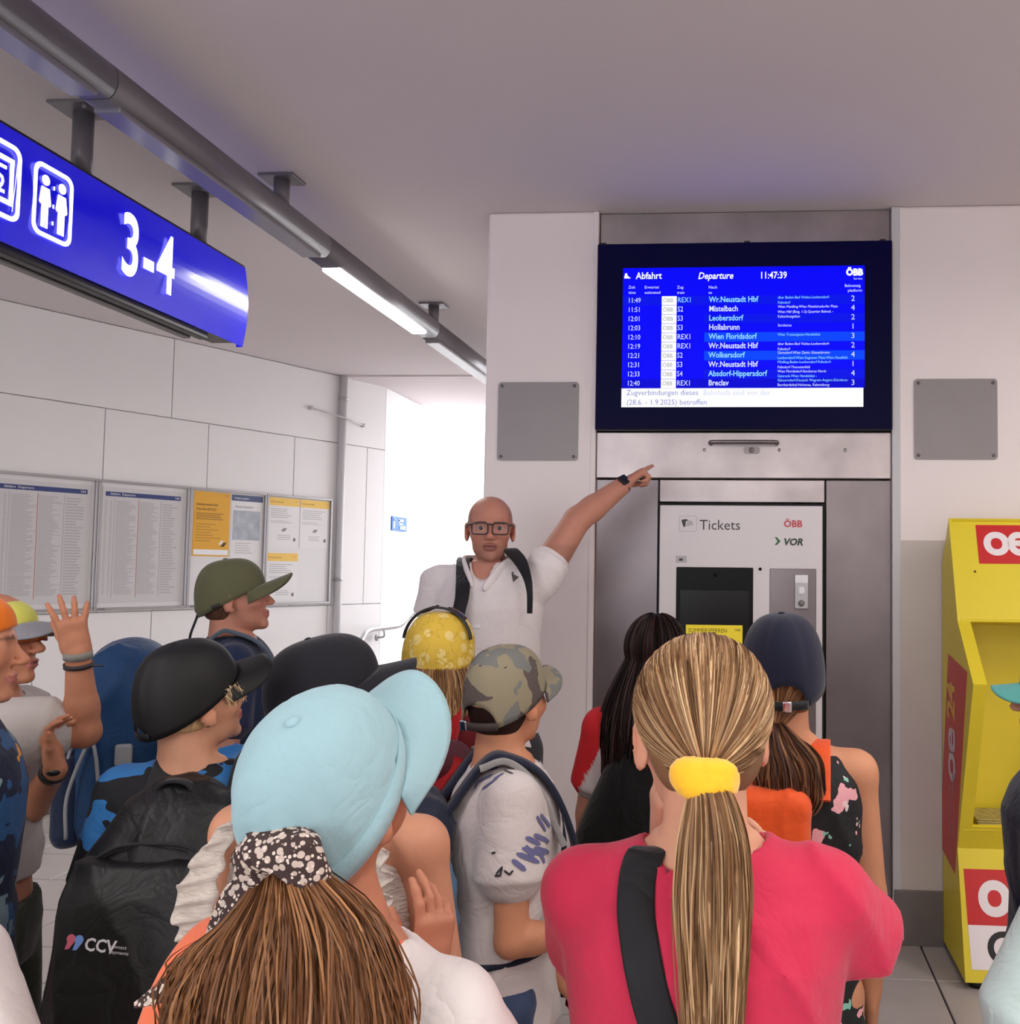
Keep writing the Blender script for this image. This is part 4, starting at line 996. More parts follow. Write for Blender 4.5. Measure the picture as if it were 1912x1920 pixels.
    # ---- clothing
    def shirt(s,m,f=1.10,hem=.47,sleeve=.62,neck=.066,name='shirt',step=.009,amp=.0025,slr=1.38,slend=1.75,seed=0.,extra=(),paint=None,vneck=0.0,sides=(-1,1),trim=None):
        H=s.H; rows=s.torso_rows(f); l=s.lean
        if hem<.49: rows=[(hem*H,0,0,.106*H*s.g*f,.083*H*s.g*f)]+rows
        else: rows=s.torso_rows(f,hem)
        pr=[stk(rows,k=.03)]
        ra=H*.0245*s.g*s.ag
        for x in (-1,1):
            sh=s.shoulder(x); pr.append(cap(np.array([0,-.012,s.zs+.016])+l*.9,sh,.046*H*s.g*.95,.034*H*s.g,k=.025))
            if x in sides and sleeve>0:
                sh_,el,ha=s.arms[x]; 
                if sleeve<=1: e=sh+(el-sh)*sleeve; pr.append(cap(sh,e,ra*slr,ra*slend*.92,k=.02)); pr.append(cap(sh+(e-sh)*.3,e+(el-sh)*.06,ra*slr,ra*slend,k=.015,flat=True)); 
                else:
                    pr.append(cap(sh,el,ra*slr,ra*slr*1.0,k=.02)); e=el+(ha-el)*(sleeve-1); pr.append(cap(el,e,ra*slr,ra*slr*.95,k=.015,flat=False))
        nk=np.array([0,.0,s.zn])+l
        pr.append(cap(nk+np.array([0,-.012,-.02]),nk+np.array([0,.02,.12]),neck*s.s*1.0,neck*s.s*1.3,op='s',k=.006))
        if vneck: pr.append(cap(nk+np.array([0,.03,.03]),nk+np.array([0,.16,-.045-vneck]),.058,.016,op='s',k=.004))
        pr+=list(extra)
        # open the sleeve around the arm is not needed: the arm passes through the cuff
        return sdf_obj(name,pr,m,s.e,step,(),fold(amp,26,seed) if amp else None,paint)
    def trousers(s,m,length=.05,name='trousers',f=1.0,top=.53,flare=1.15):
        H=s.H; r=.052*H*s.g*flare*f; pr=[stk([(.43*H,0,0,.085*H*s.g,.07*H*s.g),(.49*H,0,0,.103*H*s.g,.082*H*s.g),(top*H,0,0,.100*H*s.g,.078*H*s.g)],k=.03)]
        for x in (-1,1):
            hp=np.array([x*.058*H,0,.49*H]); kn=np.array([x*.062*H,.012,.285*H]); an=np.array([x*.062*H,-.005,length*H])
            if length>.25: an=hp+(kn-hp)*((.49-length)/.205); pr.append(cap(hp,an,r,r*.95,k=.02,flat=True))
            else: pr+=[cap(hp,kn,r,r*.8,k=.02),cap(kn,an,r*.8,r*.66,k=.015,flat=True)]
        return sdf_obj(name,pr,m,s.e,.011,(),fold(.003,20,1.1))
    def skirt(s,m,hem=.3,f=1.0,name='skirt',top=.56,paint=None):
        H=s.H; rows=[(hem*H,0,0,.15*H*f,.13*H*f),((hem+top)/2*H,0,0,.125*H*f,.105*H*f),(.5*H,0,0,.108*H*s.g*f,.09*H*s.g*f),(top*H,0,0,.098*H*s.g,.074*H*s.g)]
        return sdf_obj(name,[stk(rows,k=.02)],m,s.e,.011,(),fold(.007,34,.4,1.2))
    def shoes(s,m):
        for x in (-1,1):
            c=np.array([x*.062*s.H,.035,0]); L=.075*s.H
            sdf_obj('shoe',[ell(c+(0,.02,.035),(.036*s.s,L,.034)),ell(c+(0,-.04,.05),(.034,.045,.045),k=.02),half((0,0,.0015),(0,0,-1))],m,s.e,.008)
    def hair_cap(s,col,zmin=-.05,grow=.010,name='hair',back=-.06,var=.35,front=.045,mm=None):
        """close hair cover of the skull (short hair)"""
        k=s.s; pr=[ell(s.hp((0,-.011,.032)),np.array((.0795,.0985,.0845))*k+(grow-.004)*.6,s.HR),ell(s.hp((0,-.030,-.02)),np.array((.070,.069,.07))*k+(grow-.004)*.4,s.HR,k=.02),
            half(s.hp((0,front,.02)),s.HR@nrm((0,1,-.75)),k=.012),half(s.hp((0,0,back)),s.HR@nrm((0,-.25,-1)),k=.008)]
        for x in (-1,1): pr.append(ell(s.hp((x*.085,.0,-.018)),np.array((.02,.026,.036))*k,s.HR,op='s',k=.008))
        c0=lin(*col)
        def pt(V):
            q=(V-s.hc)@s.HR; n=np.sin(q[:,0]*700+4*np.sin(q[:,2]*90))*np.sin(q[:,1]*500+3*np.sin(q[:,0]*60)); return c0*(1+var*n[:,None])
        def dsp(X,Y,Z): return .0012*np.sin(X*420+3*np.sin(Z*60))*np.sin(Y*300+Z*90)
        return sdf_obj(name,pr,mm or M_hairs,s.e,.0055,(),dsp,pt)
    def cap_hat(s,m,ztop=.128,z0f=.030,z0b=-.012,rx=.084,ry=.106,cy=-.006,brim=.075,brim_w=66,arch=0.0,arch_w=.62,droop=.010,curve=.022,mb=None,ms=None,wr=.0,name='cap',seam=.015,strap=True,cols=None,puff=0.0,tilt=0.0,buckle=None,bup=0.0,button=True,seed=0.):
        k=s.s; na,nt=72,20; ph=np.linspace(0,2*math.pi,na,endpoint=False)     # 0 = front
        TR=s.HR@_rx(math.radians(tilt))
        hp=lambda q: s.hc+(np.asarray(q)*k)@TR.T
        z0=z0b+(z0f-z0b)*(np.cos(ph)*.5+.5)
        dl=np.abs(ph-math.pi); bump=arch*np.sqrt(np.clip(1-(dl/arch_w)**2,0,1)) if arch else 0*ph
        zr=z0+bump; G=np.zeros((nt,na,3))
        for i,t in enumerate(np.linspace(0,1,nt)):
            th=t*math.pi/2; rr=math.cos(th)**.68 if t<1 else 0.0; rr=rr*(1+puff*math.sin(math.pi*t))
            sm=1-seam*sum(np.exp(-((np.angle(np.exp(1j*(ph-a))))/.045)**2) for a in np.arange(6)*math.pi/3+math.pi/6*0)*(1 if 0<t<.97 else 0)
            w=1+wr*(np.sin(9*ph+6*t+seed)*.5+np.sin(17*ph-5*t+2*seed)*.35)*math.sin(math.pi*min(t*1.3,1))
            G[i,:,0]=rx*rr*np.sin(ph)*sm*w; G[i,:,1]=cy+ry*rr*np.cos(ph)*sm*w; G[i,:,2]=zr+(ztop-zr)*math.sin(th)**.95
        c=grid_obj('crown' if False else name,hp(G.reshape(-1,3)).reshape(G.shape)[::-1],m,s.e,closed_u=True,thick=.0035,cols=None if cols is None else cols(G)[::-1])
        # brim
        if brim:
            nu,nv=33,9; u=np.linspace(-1,1,nu); B=np.zeros((nv,nu,3)); a=u*math.radians(brim_w)
            xi=rx*1.0*np.sin(a); yi=cy+ry*1.0*np.cos(a); zi=z0b+(z0f-z0b)*(np.cos(a)*.5+.5)+.001
            ext=brim*np.clip(1-np.abs(u)**5.5,0,1)**.55
            for j,v in enumerate(np.linspace(0,1,nv)):
                B[j,:,0]=xi*(1+.06*v); B[j,:,1]=yi+ext*v; B[j,:,2]=zi+(bup-droop)*v*ext/max(brim,1e-6)-curve*1.7*np.abs(xi/rx)**1.5*v*.8
            o=grid_obj('brim',hp(B.reshape(-1,3)).reshape(B.shape),mb or m,c,thick=-.0042)
        if arch and strap:
            a=np.linspace(math.pi-arch_w*1.05,math.pi+arch_w*1.05,17); S_=np.stack([rx*1.012*np.sin(a),cy+ry*1.012*np.cos(a),np.full(17,z0b+.010)],1)
            B=np.stack([hp(S_+np.array([0,0,-.009])),hp(S_+np.array([0,0,.009]))],0)
            grid_obj('strap',B[::-1],ms or m,c,thick=.003)
            if buckle is not None:
                q=S_[8+buckle]; sdf_obj('buckle',[rbox(hp(q+np.array([0,-.003,0])),(.009,.003,.011),.0015,TR)],M_chrome,c,.0018)
        if button: sdf_obj('button',[ell(hp((0,cy,ztop)),(.008,.008,.004),TR)],m,c,.002)
        return c

def pattern(name, base, layers, rough=.8, bump=.1, bscale=120, dist=.0015):
    """layers: (colour, kind 'dots'|'blobs'|'lines', scale, threshold, stretch)"""
    if name in MATS: return MATS[name]
    m=mat(name,base,rough,bump=bump,bscale=bscale,bdist=dist,wrinkle=0 if name.startswith('cap') else .15); nt=m.node_tree; N=nt.nodes; L=nt.links; b=N['Principled BSDF']
    tc=N.new('ShaderNodeTexCoord'); prev=None
    for i,(col,kind,sc,thr,stt) in enumerate(layers):
        mp=N.new('ShaderNodeMapping'); mp.inputs['Scale'].default_value=stt or (1,1,1); mp.inputs['Location'].default_value=(i*1.3,i*.7,i*2.1)
        L.new(tc.outputs['Object'],mp.inputs['Vector'])
        if kind=='dots':
            t=N.new('ShaderNodeTexVoronoi'); t.inputs['Scale'].default_value=sc; out=t.outputs['Distance']; op='LESS_THAN'
        else:
            t=N.new('ShaderNodeTexNoise'); t.inputs['Scale'].default_value=sc; t.inputs['Detail'].default_value=2.5 if kind=='blobs' else 1.0; out=t.outputs['Fac']; op='GREATER_THAN'
        if kind=='lines':
            w=N.new('ShaderNodeTexNoise'); w.inputs['Scale'].default_value=sc; L.new(mp.outputs['Vector'],w.inputs['Vector'])
            sb=N.new('ShaderNodeMath'); sb.operation='SUBTRACT'; sb.inputs[1].default_value=.5; L.new(w.outputs['Fac'],sb.inputs[0])
            ab=N.new('ShaderNodeMath'); ab.operation='ABSOLUTE'; L.new(sb.outputs[0],ab.inputs[0]); out=ab.outputs[0]; op='LESS_THAN'
        L.new(mp.outputs['Vector'],t.inputs['Vector'])
        th=N.new('ShaderNodeMath'); th.operation=op; th.inputs[1].default_value=thr; L.new(out,th.inputs[0])
        mx=N.new('ShaderNodeMix'); mx.data_type='RGBA'; L.new(th.outputs[0],mx.inputs['Factor'])
        if prev is None: mx.inputs['A'].default_value=srgb(*base)
        else: L.new(prev,mx.inputs['A'])
        mx.inputs['B'].default_value=srgb(*col); prev=mx.outputs['Result']
    L.new(prev,b.inputs['Base Color']); return m
def cloth(name,col,rough=.85,var=.06,bump=.25,bscale=160,vscale=12,wrinkle=.16): return mat(name,col,rough,var=var,vscale=vscale,bump=bump,bscale=bscale,sheen=.15,spec=.25,wrinkle=0 if name.startswith('cap') else wrinkle)
def hue(cols,n,sd=.10):
    c=np.array([lin(*x) for x in cols]); i=NR.randint(0,len(c),n); return np.clip(c[i]*(1+sd*NR.randn(n,1)),0.002,1)
def ponytail(pr,guide,rad,n,cols,wave=.004,sr=.0011,name='ponytail',flat=1.0,npt=26,parent=None,clump=10,vary=1.0):
    g=smooth_path(guide,npt); t=np.gradient(g,axis=0); t/=np.linalg.norm(t,axis=1)[:,None]
    a=np.cross(t,np.array([0,1.0,.02])); a/=np.linalg.norm(a,axis=1)[:,None]; b=np.cross(t,a)
    R=np.interp(np.linspace(0,1,npt),np.linspace(0,1,len(rad)),rad)
    cn=max(3,n//clump); cr=np.sqrt(NR.rand(cn)); cth=NR.rand(cn)*2*math.pi; ci=NR.randint(0,cn,n)
    cr=.80+.22*NR.rand(cn); x=cr[ci]*np.cos(cth[ci])+.09*NR.randn(n); y=cr[ci]*np.sin(cth[ci])+.09*NR.randn(n)
    tt=np.linspace(0,1,npt); ph=NR.rand(n,1)*6.28+ci[:,None]; fr=1+1.6*NR.rand(n,1); wv=wave*np.sin(fr*tt*6.28*.6+ph)*tt; wv2=wave*np.sin(fr*tt*5.1+ph*1.7)*tt
    pts=g[None]+a[None]*(R[None]*x[:,None]+wv)[...,None]+b[None]*(R[None]*y[:,None]*flat+wv2)[...,None]
    # ragged ends
    e=1-.16*NR.rand(n)**2; idx=tt[None]*e[:,None]*(npt-1); i0=np.clip(idx.astype(int),0,npt-2); f=(idx-i0)[...,None]
    pts=np.take_along_axis(pts,i0[...,None].repeat(3,2),1)*(1-f)+np.take_along_axis(pts,(i0+1)[...,None].repeat(3,2),1)*f
    cc=hue(cols,n,.10*vary); cc*=(1+vary*.44*(NR.rand(cn)[ci]-.5))[:,None]
    prof=sr*np.concatenate([np.ones(npt-4),[.9,.75,.55,.3]])
    return strands(name,parent or pr.e,pts,prof,M_hairs,np.clip(cc,0,1))
def core(pr,guide,rad,col,name,parent=None,n=16,flat=.62):
    """solid heart of a lock of hair so that no light shows through it"""
    g=smooth_path(guide,n); R=np.interp(np.linspace(0,1,n),np.linspace(0,1,len(rad)),rad)
    t=g[-1]-g[0]; b_=np.cross(nrm(t),nrm(np.cross(t,np.array([0,1.0,.02])))); p=[cap(g[i],g[i+1],R[i],R[i+1],k=.01,sq=(nrm(b_),1/flat)) for i in range(n-1)]
    c0=lin(*col); return sdf_obj(name,p,M_hairs,parent or pr.e,.008,(),None,lambda V:np.tile(c0,(len(V),1)))
def scalp_to_tie(pr,tie,n,cols,er=(.083,.104,.092),ec=(0,-.008,.030),npt=18,sr=.0012,layer=.05,name='hair',dirfilter=None,parent=None,sag=0.0):
    tie=np.asarray(tie,float); er=np.asarray(er); ec=np.asarray(ec); tb=nrm((tie-ec)/er)
    D_=NR.randn(n*4,3); D_/=np.linalg.norm(D_,axis=1)[:,None]
    keep=(D_[:,2]>-.35)&((D_@tb)<.93)
    keep&=~((D_[:,1]>.60)&(D_[:,2]<.55))                      # no hair on the face
    if dirfilter is not None: keep&=dirfilter(D_)
    D_=D_[keep][:n]; n=len(D_)
    om=np.arccos(np.clip(D_@tb,-1,1))[:,None,None]; t=np.linspace(0,1,npt)[None,:,None]
    pth=(np.sin((1-t)*om)*D_[:,None]+np.sin(t*om)*tb)/np.sin(om)
    lay=1+layer*NR.rand(n,1,1)*(1-t*.6)+.006*np.sin(t*9+NR.rand(n,1,1)*6.3)
    q=ec+pth*er*lay+(tie-(ec+tb*er))*t**3
    pts=pr.hc+(q*pr.s)@pr.HR.T
    cl=hue(cols,n); band=.78+.44*np.sin(D_[:,0]*31+D_[:,2]*17)**2; cl*=band[:,None]
    return strands(name,parent or pr.e,pts,sr*np.concatenate([[.4,.8],np.ones(npt-2)]),M_hairs,np.clip(cl,0,1))
def falling_hair(pr,n,cols,zend,er=(.084,.104,.092),ec=(0,-.010,.030),az=(60,300),npt=24,sr=.0012,name='hair',flare=.02,out=.0,parent=None,zjit=.06,top=(.15,1.1)):
    """strands from the crown down the back of the head to height zend (person-local)"""
    er=np.asarray(er); ec=np.asarray(ec); a=np.radians(NR.uniform(az[0],az[1],n))
    top=NR.uniform(top[0],top[1],n); pts=np.zeros((n,npt,3)); k=pr.s; m=11; jit=NR.rand(n)
    for i in range(m):
        th=top+(math.pi*.60-top)*i/(m-1); d=np.stack([np.sin(th)*np.sin(a),np.sin(th)*np.cos(a),np.cos(th)],1)
        q=ec+d*er*(1+.05*jit[:,None]); pts[:,i]=pr.hc+(q*k)@pr.HR.T
    last=pts[:,m-1]; z1=zend+zjit*NR.randn(n)*.5
    for i in range(m,npt):
        f=(i-m+1)/(npt-m); pts[:,i]=last; pts[:,i,2]=last[:,2]+(z1-last[:,2])*f
        cx=pr.lean; o=np.stack([np.sin(a),np.cos(a)],1)
        pts[:,i,:2]+=o*(flare*math.sin(math.pi*min(1,f*.9))+out*f)[...,None] if np.ndim(f) else o*(flare*math.sin(math.pi*min(1,f*.9))+out*f)
        pts[:,i,0]+=.006*np.sin(f*7+jit*20)*f
    cl=hue(cols,n); cl*=(.8+.4*np.sin(a*23)**2)[:,None]
    return strands(name,parent or pr.e,pts,sr,M_hairs,np.clip(cl,0,1))
def cast(pr,obj,x,y):
    from mathutils.bvhtree import BVHTree
    if 'bv' not in CACHE or CACHE['bv'][0]!=obj.name:
        me=obj.data; CACHE['bv']=(obj.name,BVHTree.FromPolygons([v.co.copy() for v in me.vertices],[tuple(p.vertices) for p in me.polygons]))
    o=Vector(pr.loc(CAMP)); d=Vector(pr.R.T@ray(x,y)).normalized(); h=CACHE['bv'][1].ray_cast(o,d)
    if h[0] is None: return None,None
    n_=h[1] if h[1].dot(d)<0 else -h[1]
    return np.array(h[0]),np.array(n_)
CACHE={}
def pack_empty(pr,name,label,loc):
    w=pr.world(loc); return thing(name,label,'backpack',tuple(w),pr.yaw)
class Pack:
    """a backpack carried by person pr; geometry given in the person's frame"""
    def __init__(s,pr,name,label,base): s.pr=pr; s.b=np.asarray(base,float); s.e=pack_empty(pr,name,label,base)
    def sdf(s,name,prims,m,parent=None,**k):
        V,F_=sdf_mesh(prims,k.get('step',.009),(),k.get('disp'),1); return fast_obj(name,V-s.b,F_,m,parent or s.e)
    def ribbon(s,name,pts,wd,w,th,m,n=30): return ribbon(name,s.e,np.asarray(pts,float)-s.b,wd,w,th,m,n)
def pack_straps(pk,pr,m,w=.045,th=.011,front=True,dz=0.0):
    for x in (-1,1):
        sx=x*pr.sw*.62; zt=pr.zs+.052*pr.H*pr.g; ry=.078*pr.H*pr.g*1.1; l=pr.lean
        pts=[(sx*.95,-ry-.03,pr.zs-.06),(sx*.9,-.055,zt-.006),(sx,.0,zt+.006),(sx*1.04,ry*.66,zt-.045),(sx*1.12,ry*1.13,pr.zs-.10),(sx*1.2,ry*1.13,pr.zs-.20),(sx*1.5,ry*.5,pr.zs-.30),(sx*1.45,-ry*.9,pr.zs-.33)]
        pk.ribbon('shoulder_strap',np.array(pts)+l*.9,(1,0,0),w,th,m,44)

# ------------------------------------------------------------------ the man pointing
pm=Person('bald man in glasses and white polo shirt pointing at the departure display',920,933,3.62,180,hh=.240,head=(15,0,0),hat=0,g=1.0,skin=(186,128,108),ag=1.18,jaw=1.14)
el=pm.pix(1082,975,3.74); ha=pm.pix(1168,910,3.86); tip=pm.pix(1232,864,3.95)
pm.arm(-1,ha,el,hd=tip-ha,pn=(.25,.3,-1),pose=[(.05,.05,.05),(1.1,1.5,.8),(1.2,1.5,.8),(1.25,1.5,.8)],thumb=1,hs=.20,th=(.25,.55),fine=True,spread=.03,tcurl=.8)
pm.arm(1)
pm.body(head_step=.0028,eyes=(.0,1,.02),brows=(110,76,60),stubble=(120,84,72),lips=(150,88,82),
    paint=lambda C,x,y,z,V,bl: (bl((np.abs(x)<.1)*(np.abs(y)<.13)*((np.abs(x)>.060)&(z>.005)&(z<.085)&(y<.065)|((y<-.02)&(z>-.03)&(z<.10)))*.9*np.clip((np.abs(x)-.056)*150,0,1)*(z>-.0),lin(122,92,82),.45)))
M_polo=cloth('polo_white',(226,218,218),var=.03)
pm.shirt(M_polo,f=1.10,hem=.46,sleeve=.30,neck=.064,amp=.004,seed=.6,slr=1.30,slend=1.50,step=.0065,vneck=-.012,extra=[cap(a_,b__,.013,.013,k=.006) for x in (-1,1) for pts_ in [[(0,-.082,pm.zn+.022),(x*.055,-.06,pm.zn+.020),(x*.082,-.01,pm.zn+.008),(x*.066,.055,pm.zn-.018),(x*.040,.105,pm.zn-.052),(x*.030,.122,pm.zn-.078)]] for a_,b__ in zip(pts_[:-1],pts_[1:])])
# collar, placket, crest
zn=pm.zn
rc=.086
cpts=[];cw=[]
for a in np.linspace(-150,150,21):
    t=math.radians(a+180); f=abs(a)/150
    cpts.append((rc*math.sin(t)*1.02,-.004+(rc*(1.0+.35*max(0,(f-.4)/.6)))*math.cos(t),zn+.006-.070*max(0,(f-.2)/.8)**1.3)); cw.append((.45*math.sin(t),.45*math.cos(t),-1))
shm=[c for c in pm.e.children if c.name.startswith('shirt')][0]
ribbon('collar',pm.e,cpts[6:15],np.array(cw[6:15]),.042,.006,M_polo,24)
from mathutils.bvhtree import BVHTree
bvm=BVHTree.FromPolygons([v.co.copy() for v in shm.data.vertices],[tuple(p.vertices) for p in shm.data.polygons])
for x in (-1,1):
    pts_=[]
    for a_,b__,dz in ((0,-.085,.016),(.05,-.075,.014),(.083,-.035,.012),(.088,.01,.010),(.075,.055,.009),(.055,.092,.008),(.036,.118,.008),(.024,.134,.007)):
        h_=bvm.ray_cast(Vector((x*a_,b__,pm.zn+.2)),Vector((0,0,-1)))
        if h_[0] is not None: pts_.append(np.array(h_[0])+np.array([0,.002,dz]))
    pts_=np.array(pts_); pts_[:,2]=np.convolve(np.pad(pts_[:,2],1,'edge'),[.25,.5,.25],'valid')+.002
    pth=smooth_path(pts_,22); out=np.array([nrm((p_[0]*1.0,p_[1]*.8+.0,-.8)) for p_ in pth])
    w_=np.interp(np.linspace(0,1,22),[0,.6,.85,1],[.020,.024,.028,.012])
    pr_=[]
    for i in range(21): pr_+=[cap(pth[i],pth[i+1],.0075,.0075,k=.004),cap(pth[i]+out[i]*w_[i],pth[i+1]+out[i+1]*w_[i+1],.0065,.0065,k=.004),cap(pth[i]+out[i]*w_[i]*.5,pth[i+1]+out[i+1]*w_[i+1]*.5,.0075,.0075,k=.006)]
    sdf_obj('collar_wing',pr_,M_polo,pm.e,.004)
yb_=.0905*1.13*.84
ribbon('placket',pm.e,[(0,.075,zn-.075),(0,.128,zn-.13),(0,.152,zn-.20)],(1,0,0),.030,.006,M_polo,16)
crest=lambda q: pm.pix(*q,3.44)
pm.trousers(cloth('trousers_dark',(52,50,54)),.05); pm.shoes(mat('shoe_dark',(36,34,34),.6))
# glasses
gl=None
Mgl=mat('glasses_frame',(34,24,28),.35)
def gtube(name,pts,r,parent,closed=False):
    q=pm.hc+(np.asarray(pts)*pm.s)@pm.HR.T; V_,F_=tube_mesh([q],[r*1.2],8); return mesh_obj(name,V_,F_,Mgl,parent,smooth=True)
lp=rrect(-.0265,.0265,-.0205,.0185,.010,5)
gl=gtube('glasses',[(-.008,.117,.010),(0,.119,.013),(.008,.117,.010)],.0022,pm.e)
Mlens=mat('glasses_lens',(200,190,200),.35,alpha=.07,spec=.2)
for x in (-1,1):
    loop=[(x*.0345+px_,.1165-.10*abs(px_+x*.0)*.0-.006*(abs(x*.0345+px_)/.06)**2,-.002+z_) for px_,z_ in lp]; loop.append(loop[0])
    gtube('rim',loop,.0021,gl)
    q=pm.hc+(np.array(loop[:-1])*pm.s)@pm.HR.T; mesh_obj('lens',q,[tuple(range(len(q)))],Mlens,gl)
    gtube('temple',[(x*.062,.110,.010),(x*.074,.09,.011),(x*.081,.02,.008),(x*.083,-.012,.002)],.0020,gl)
# watch
def band(pr,a,b,t,r,w,m,name,parent=None,th=.004,seg=22):
    a=np.asarray(a);b=np.asarray(b); c=a+(b-a)*t; R_=rot_to(b-a); an=np.linspace(0,2*math.pi,seg,endpoint=False); rows=[]
    for z_,rr in ((-w/2,r),(-w/2,r+th),(w/2,r+th),(w/2,r)): rows.append(c+(np.stack([rr*np.cos(an),rr*np.sin(an),np.full(seg,z_)],1)@R_.T))
    G=np.stack(rows+[rows[0]],0); return grid_obj(name,G[::-1],m,parent or pr.e,closed_u=True), R_, c
M_watch=mat('watch_black',(16,16,18),.4)
wb,R_,c=band(pm,el,ha,.965,.030,.024,M_watch,'wristwatch',th=.005)
cam_l=nrm(pm.loc(CAMP)-c); nn=nrm(cam_l-R_[:,2]*(cam_l@R_[:,2])+np.array([0,0,.6]))
sdf_obj('watch_face',[rbox(c+nn*.036,(.021,.021,.006),.004,np.stack([np.cross(nn,R_[:,2]),R_[:,2],nn],1))],M_watch,wb,.003)
mp_=Pack(pm,'black_backpack','black backpack worn by the man, its straps over his white polo',(0,-.2,pm.zs-.45))
mp_.sdf('bag_body',[rbox((0,-.215,pm.zs-.2),(.14,.085,.24),.05)],cloth('pack_black',(20,20,24)),step=.014)
M_strapb=cloth('strap_black',(22,22,26),.6)
zt=pm.zs+.047*pm.H
for x in (-1,1):
    q=[(870,1048),(868,1090),(866,1120),(858,1160),(856,1220)] if x==1 else [(955,1030),(975,1052),(988,1082),(993,1112),(993,1150)]
    dep=[3.60,3.50,3.455,3.435,3.43] if x==1 else [3.60,3.53,3.49,3.475,3.48]
    pts=[pm.pix(a,b,d) for (a,b),d in zip(q,dep)]
    pts=[pts[0]+np.array([0,-.10,-.03])]+pts
    mp_.ribbon('shoulder_strap',pts,(1,0,.0),(.05,.05,.05,.045,.036) if x==1 else (.05,.05,.046,.03,.02,.018),.010,M_strapb,30)
c0=crest((966,1083)); 
fr=frame(tuple(c0),(-1,0,0),(0,0,1))
fr=Matrix(((-1,0,0,c0[0]),(0,0,1,c0[1]+.004),(0,1,0,c0[2]),(0,0,0,1)))
flat('chest_mark',pm.e,[(-.013,.016),(.014,.002),(-.006,-.016)],mat('mark_dark',(70,62,60),.7),fr,.002)
flat('chest_mark',pm.e,[(-.012,.021),(-.002,.017),(-.010,.012)],mat('mark_dark',(70,62,60),.7),fr,.002)

# ------------------------------------------------------------------ boy in the olive cap
po=Person('person in olive green cap and navy shirt looking up past the notice boards',440,1052,2.95,-62,head=(-6,10,0),hat=.012,skin=(190,132,112),lean=(0,.02))
po.arm(1); po.arm(-1)
M_navy=cloth('shirt_navy',(30,42,72))
po.body(eyes=(0,1,.1),brows=(120,84,62))
po.shirt(M_navy,f=1.12); po.trousers(cloth('shorts_grey',(90,92,96)),.27,'shorts'); po.shoes(mat('shoe_grey',(120,118,116),.6))
po.hair_cap((92,62,48),back=-.075,grow=-.006)
M_olive=cloth('cap_olive',(92,92,66),var=.04)
ch=po.cap_hat(M_olive,ztop=.130,z0f=.030,z0b=-.046,rx=.087,ry=.110,brim=.085,brim_w=60,arch=.036,arch_w=.40,droop=.000,curve=.032,strap=False,seam=.012,bup=.020)
q=po.hp((0,-.112,-.035)); ribbon('hanging_strap',ch,[po.hp((.02,-.112,-.012)),q,po.hp((-.004,-.140,-.09)),po.hp((-.01,-.150,-.125))],(0,.2,1) if False else po.HR@np.array([1,0,0]),.024,.005,M_strapb,16)
sdf_obj('side_tag',[rbox(po.hp((.083,-.035,-.012)),(.003,.022,.006),.002,po.HR@_rz(.32)@_rx(.25))],mat('tag_black',(20,22,20),.5),ch,.003)
bp=Pack(po,'navy_backpack','dark blue backpack with grey cords worn by the person in the olive cap',(0,-.28,po.zs-.50))
zt=po.zs+.05
M_dblue=cloth('pack_blue',(24,62,104),.6,var=.12)
bp.sdf('bag_body',[rbox((-.01,-.27,po.zs-.26),(.165,.12,.26),.10),ell((-.01,-.25,po.zs-.03),(.14,.11,.10),k=.05)],M_dblue,disp=fold(.006,22,2.))
bp.sdf('front_pocket',[rbox((-.01,-.385,po.zs-.36),(.13,.045,.14),.04)],cloth('pack_navy',(16,30,58),.6),disp=fold(.004,22,1.))
M_cord=mat('cord_grey',(150,152,156),.5)
for pts in ([(.16,-.30,po.zs-.40),(.165,-.32,po.zs-.22),(.15,-.36,po.zs-.16),(.10,-.40,po.zs-.30)],[(.165,-.33,po.zs-.18),(.155,-.38,po.zs-.34),(.15,-.38,po.zs-.46)]):
    V_,F_=tube_mesh([smooth_path(pts,16)-bp.b],[.005],6); mesh_obj('elastic_cord',V_,F_,M_cord,bp.e,smooth=True)
bp.sdf('buckle',[rbox((.165,-.25,po.zs-.24),(.008,.022,.03),.006)],M_cord,step=.004)
pack_straps(bp,po,cloth('strap_greyblue',(84,96,110)),.04)

# ------------------------------------------------------------------ boy in the black cap with the black backpack
pc_=Person('person in black cap with blond hair wearing the large black backpack',362,1207,1.95,8,head=(-40,16,4),hat=.012,skin=(204,148,118))
pc_.arm(1); pc_.arm(-1)
pc_.body(eyes=(0,1,.1),brows=(170,140,100))
M_bstripe=pattern('shirt_blue_black_strokes',(44,112,176),[((14,14,20),'lines',5.0,.055,(1.0,1.0,2.6))])
pc_.shirt(M_bstripe,f=1.12,sleeve=.7,step=.009); pc_.trousers(cloth('shorts_dark',(40,44,40)),.27,'shorts'); pc_.shoes(mat('shoe_black',(24,24,26),.6))
pc_.hair_cap((200,166,120),back=-.055,grow=-.007,front=.05)
M_bcap=mat('cap_black',(14,13,14),.62,var=.1,vscale=30,bump=.2,bscale=300,spec=.4)
ch=pc_.cap_hat(M_bcap,ztop=.132,z0f=.036,z0b=-.038,rx=.089,ry=.112,brim=.078,brim_w=62,arch=.03,arch_w=.30,droop=.004,curve=.022,tilt=2,bup=.0)
ribbon('white_piping',ch,[pc_.hp((-.055,.072,.052)),pc_.hp((-.03,.094,.040)),pc_.hp((0.0,.103,.037))],pc_.HR@np.array([0,.3,1]),.010,.003,mat('piping_white',(226,226,228),.6),14)
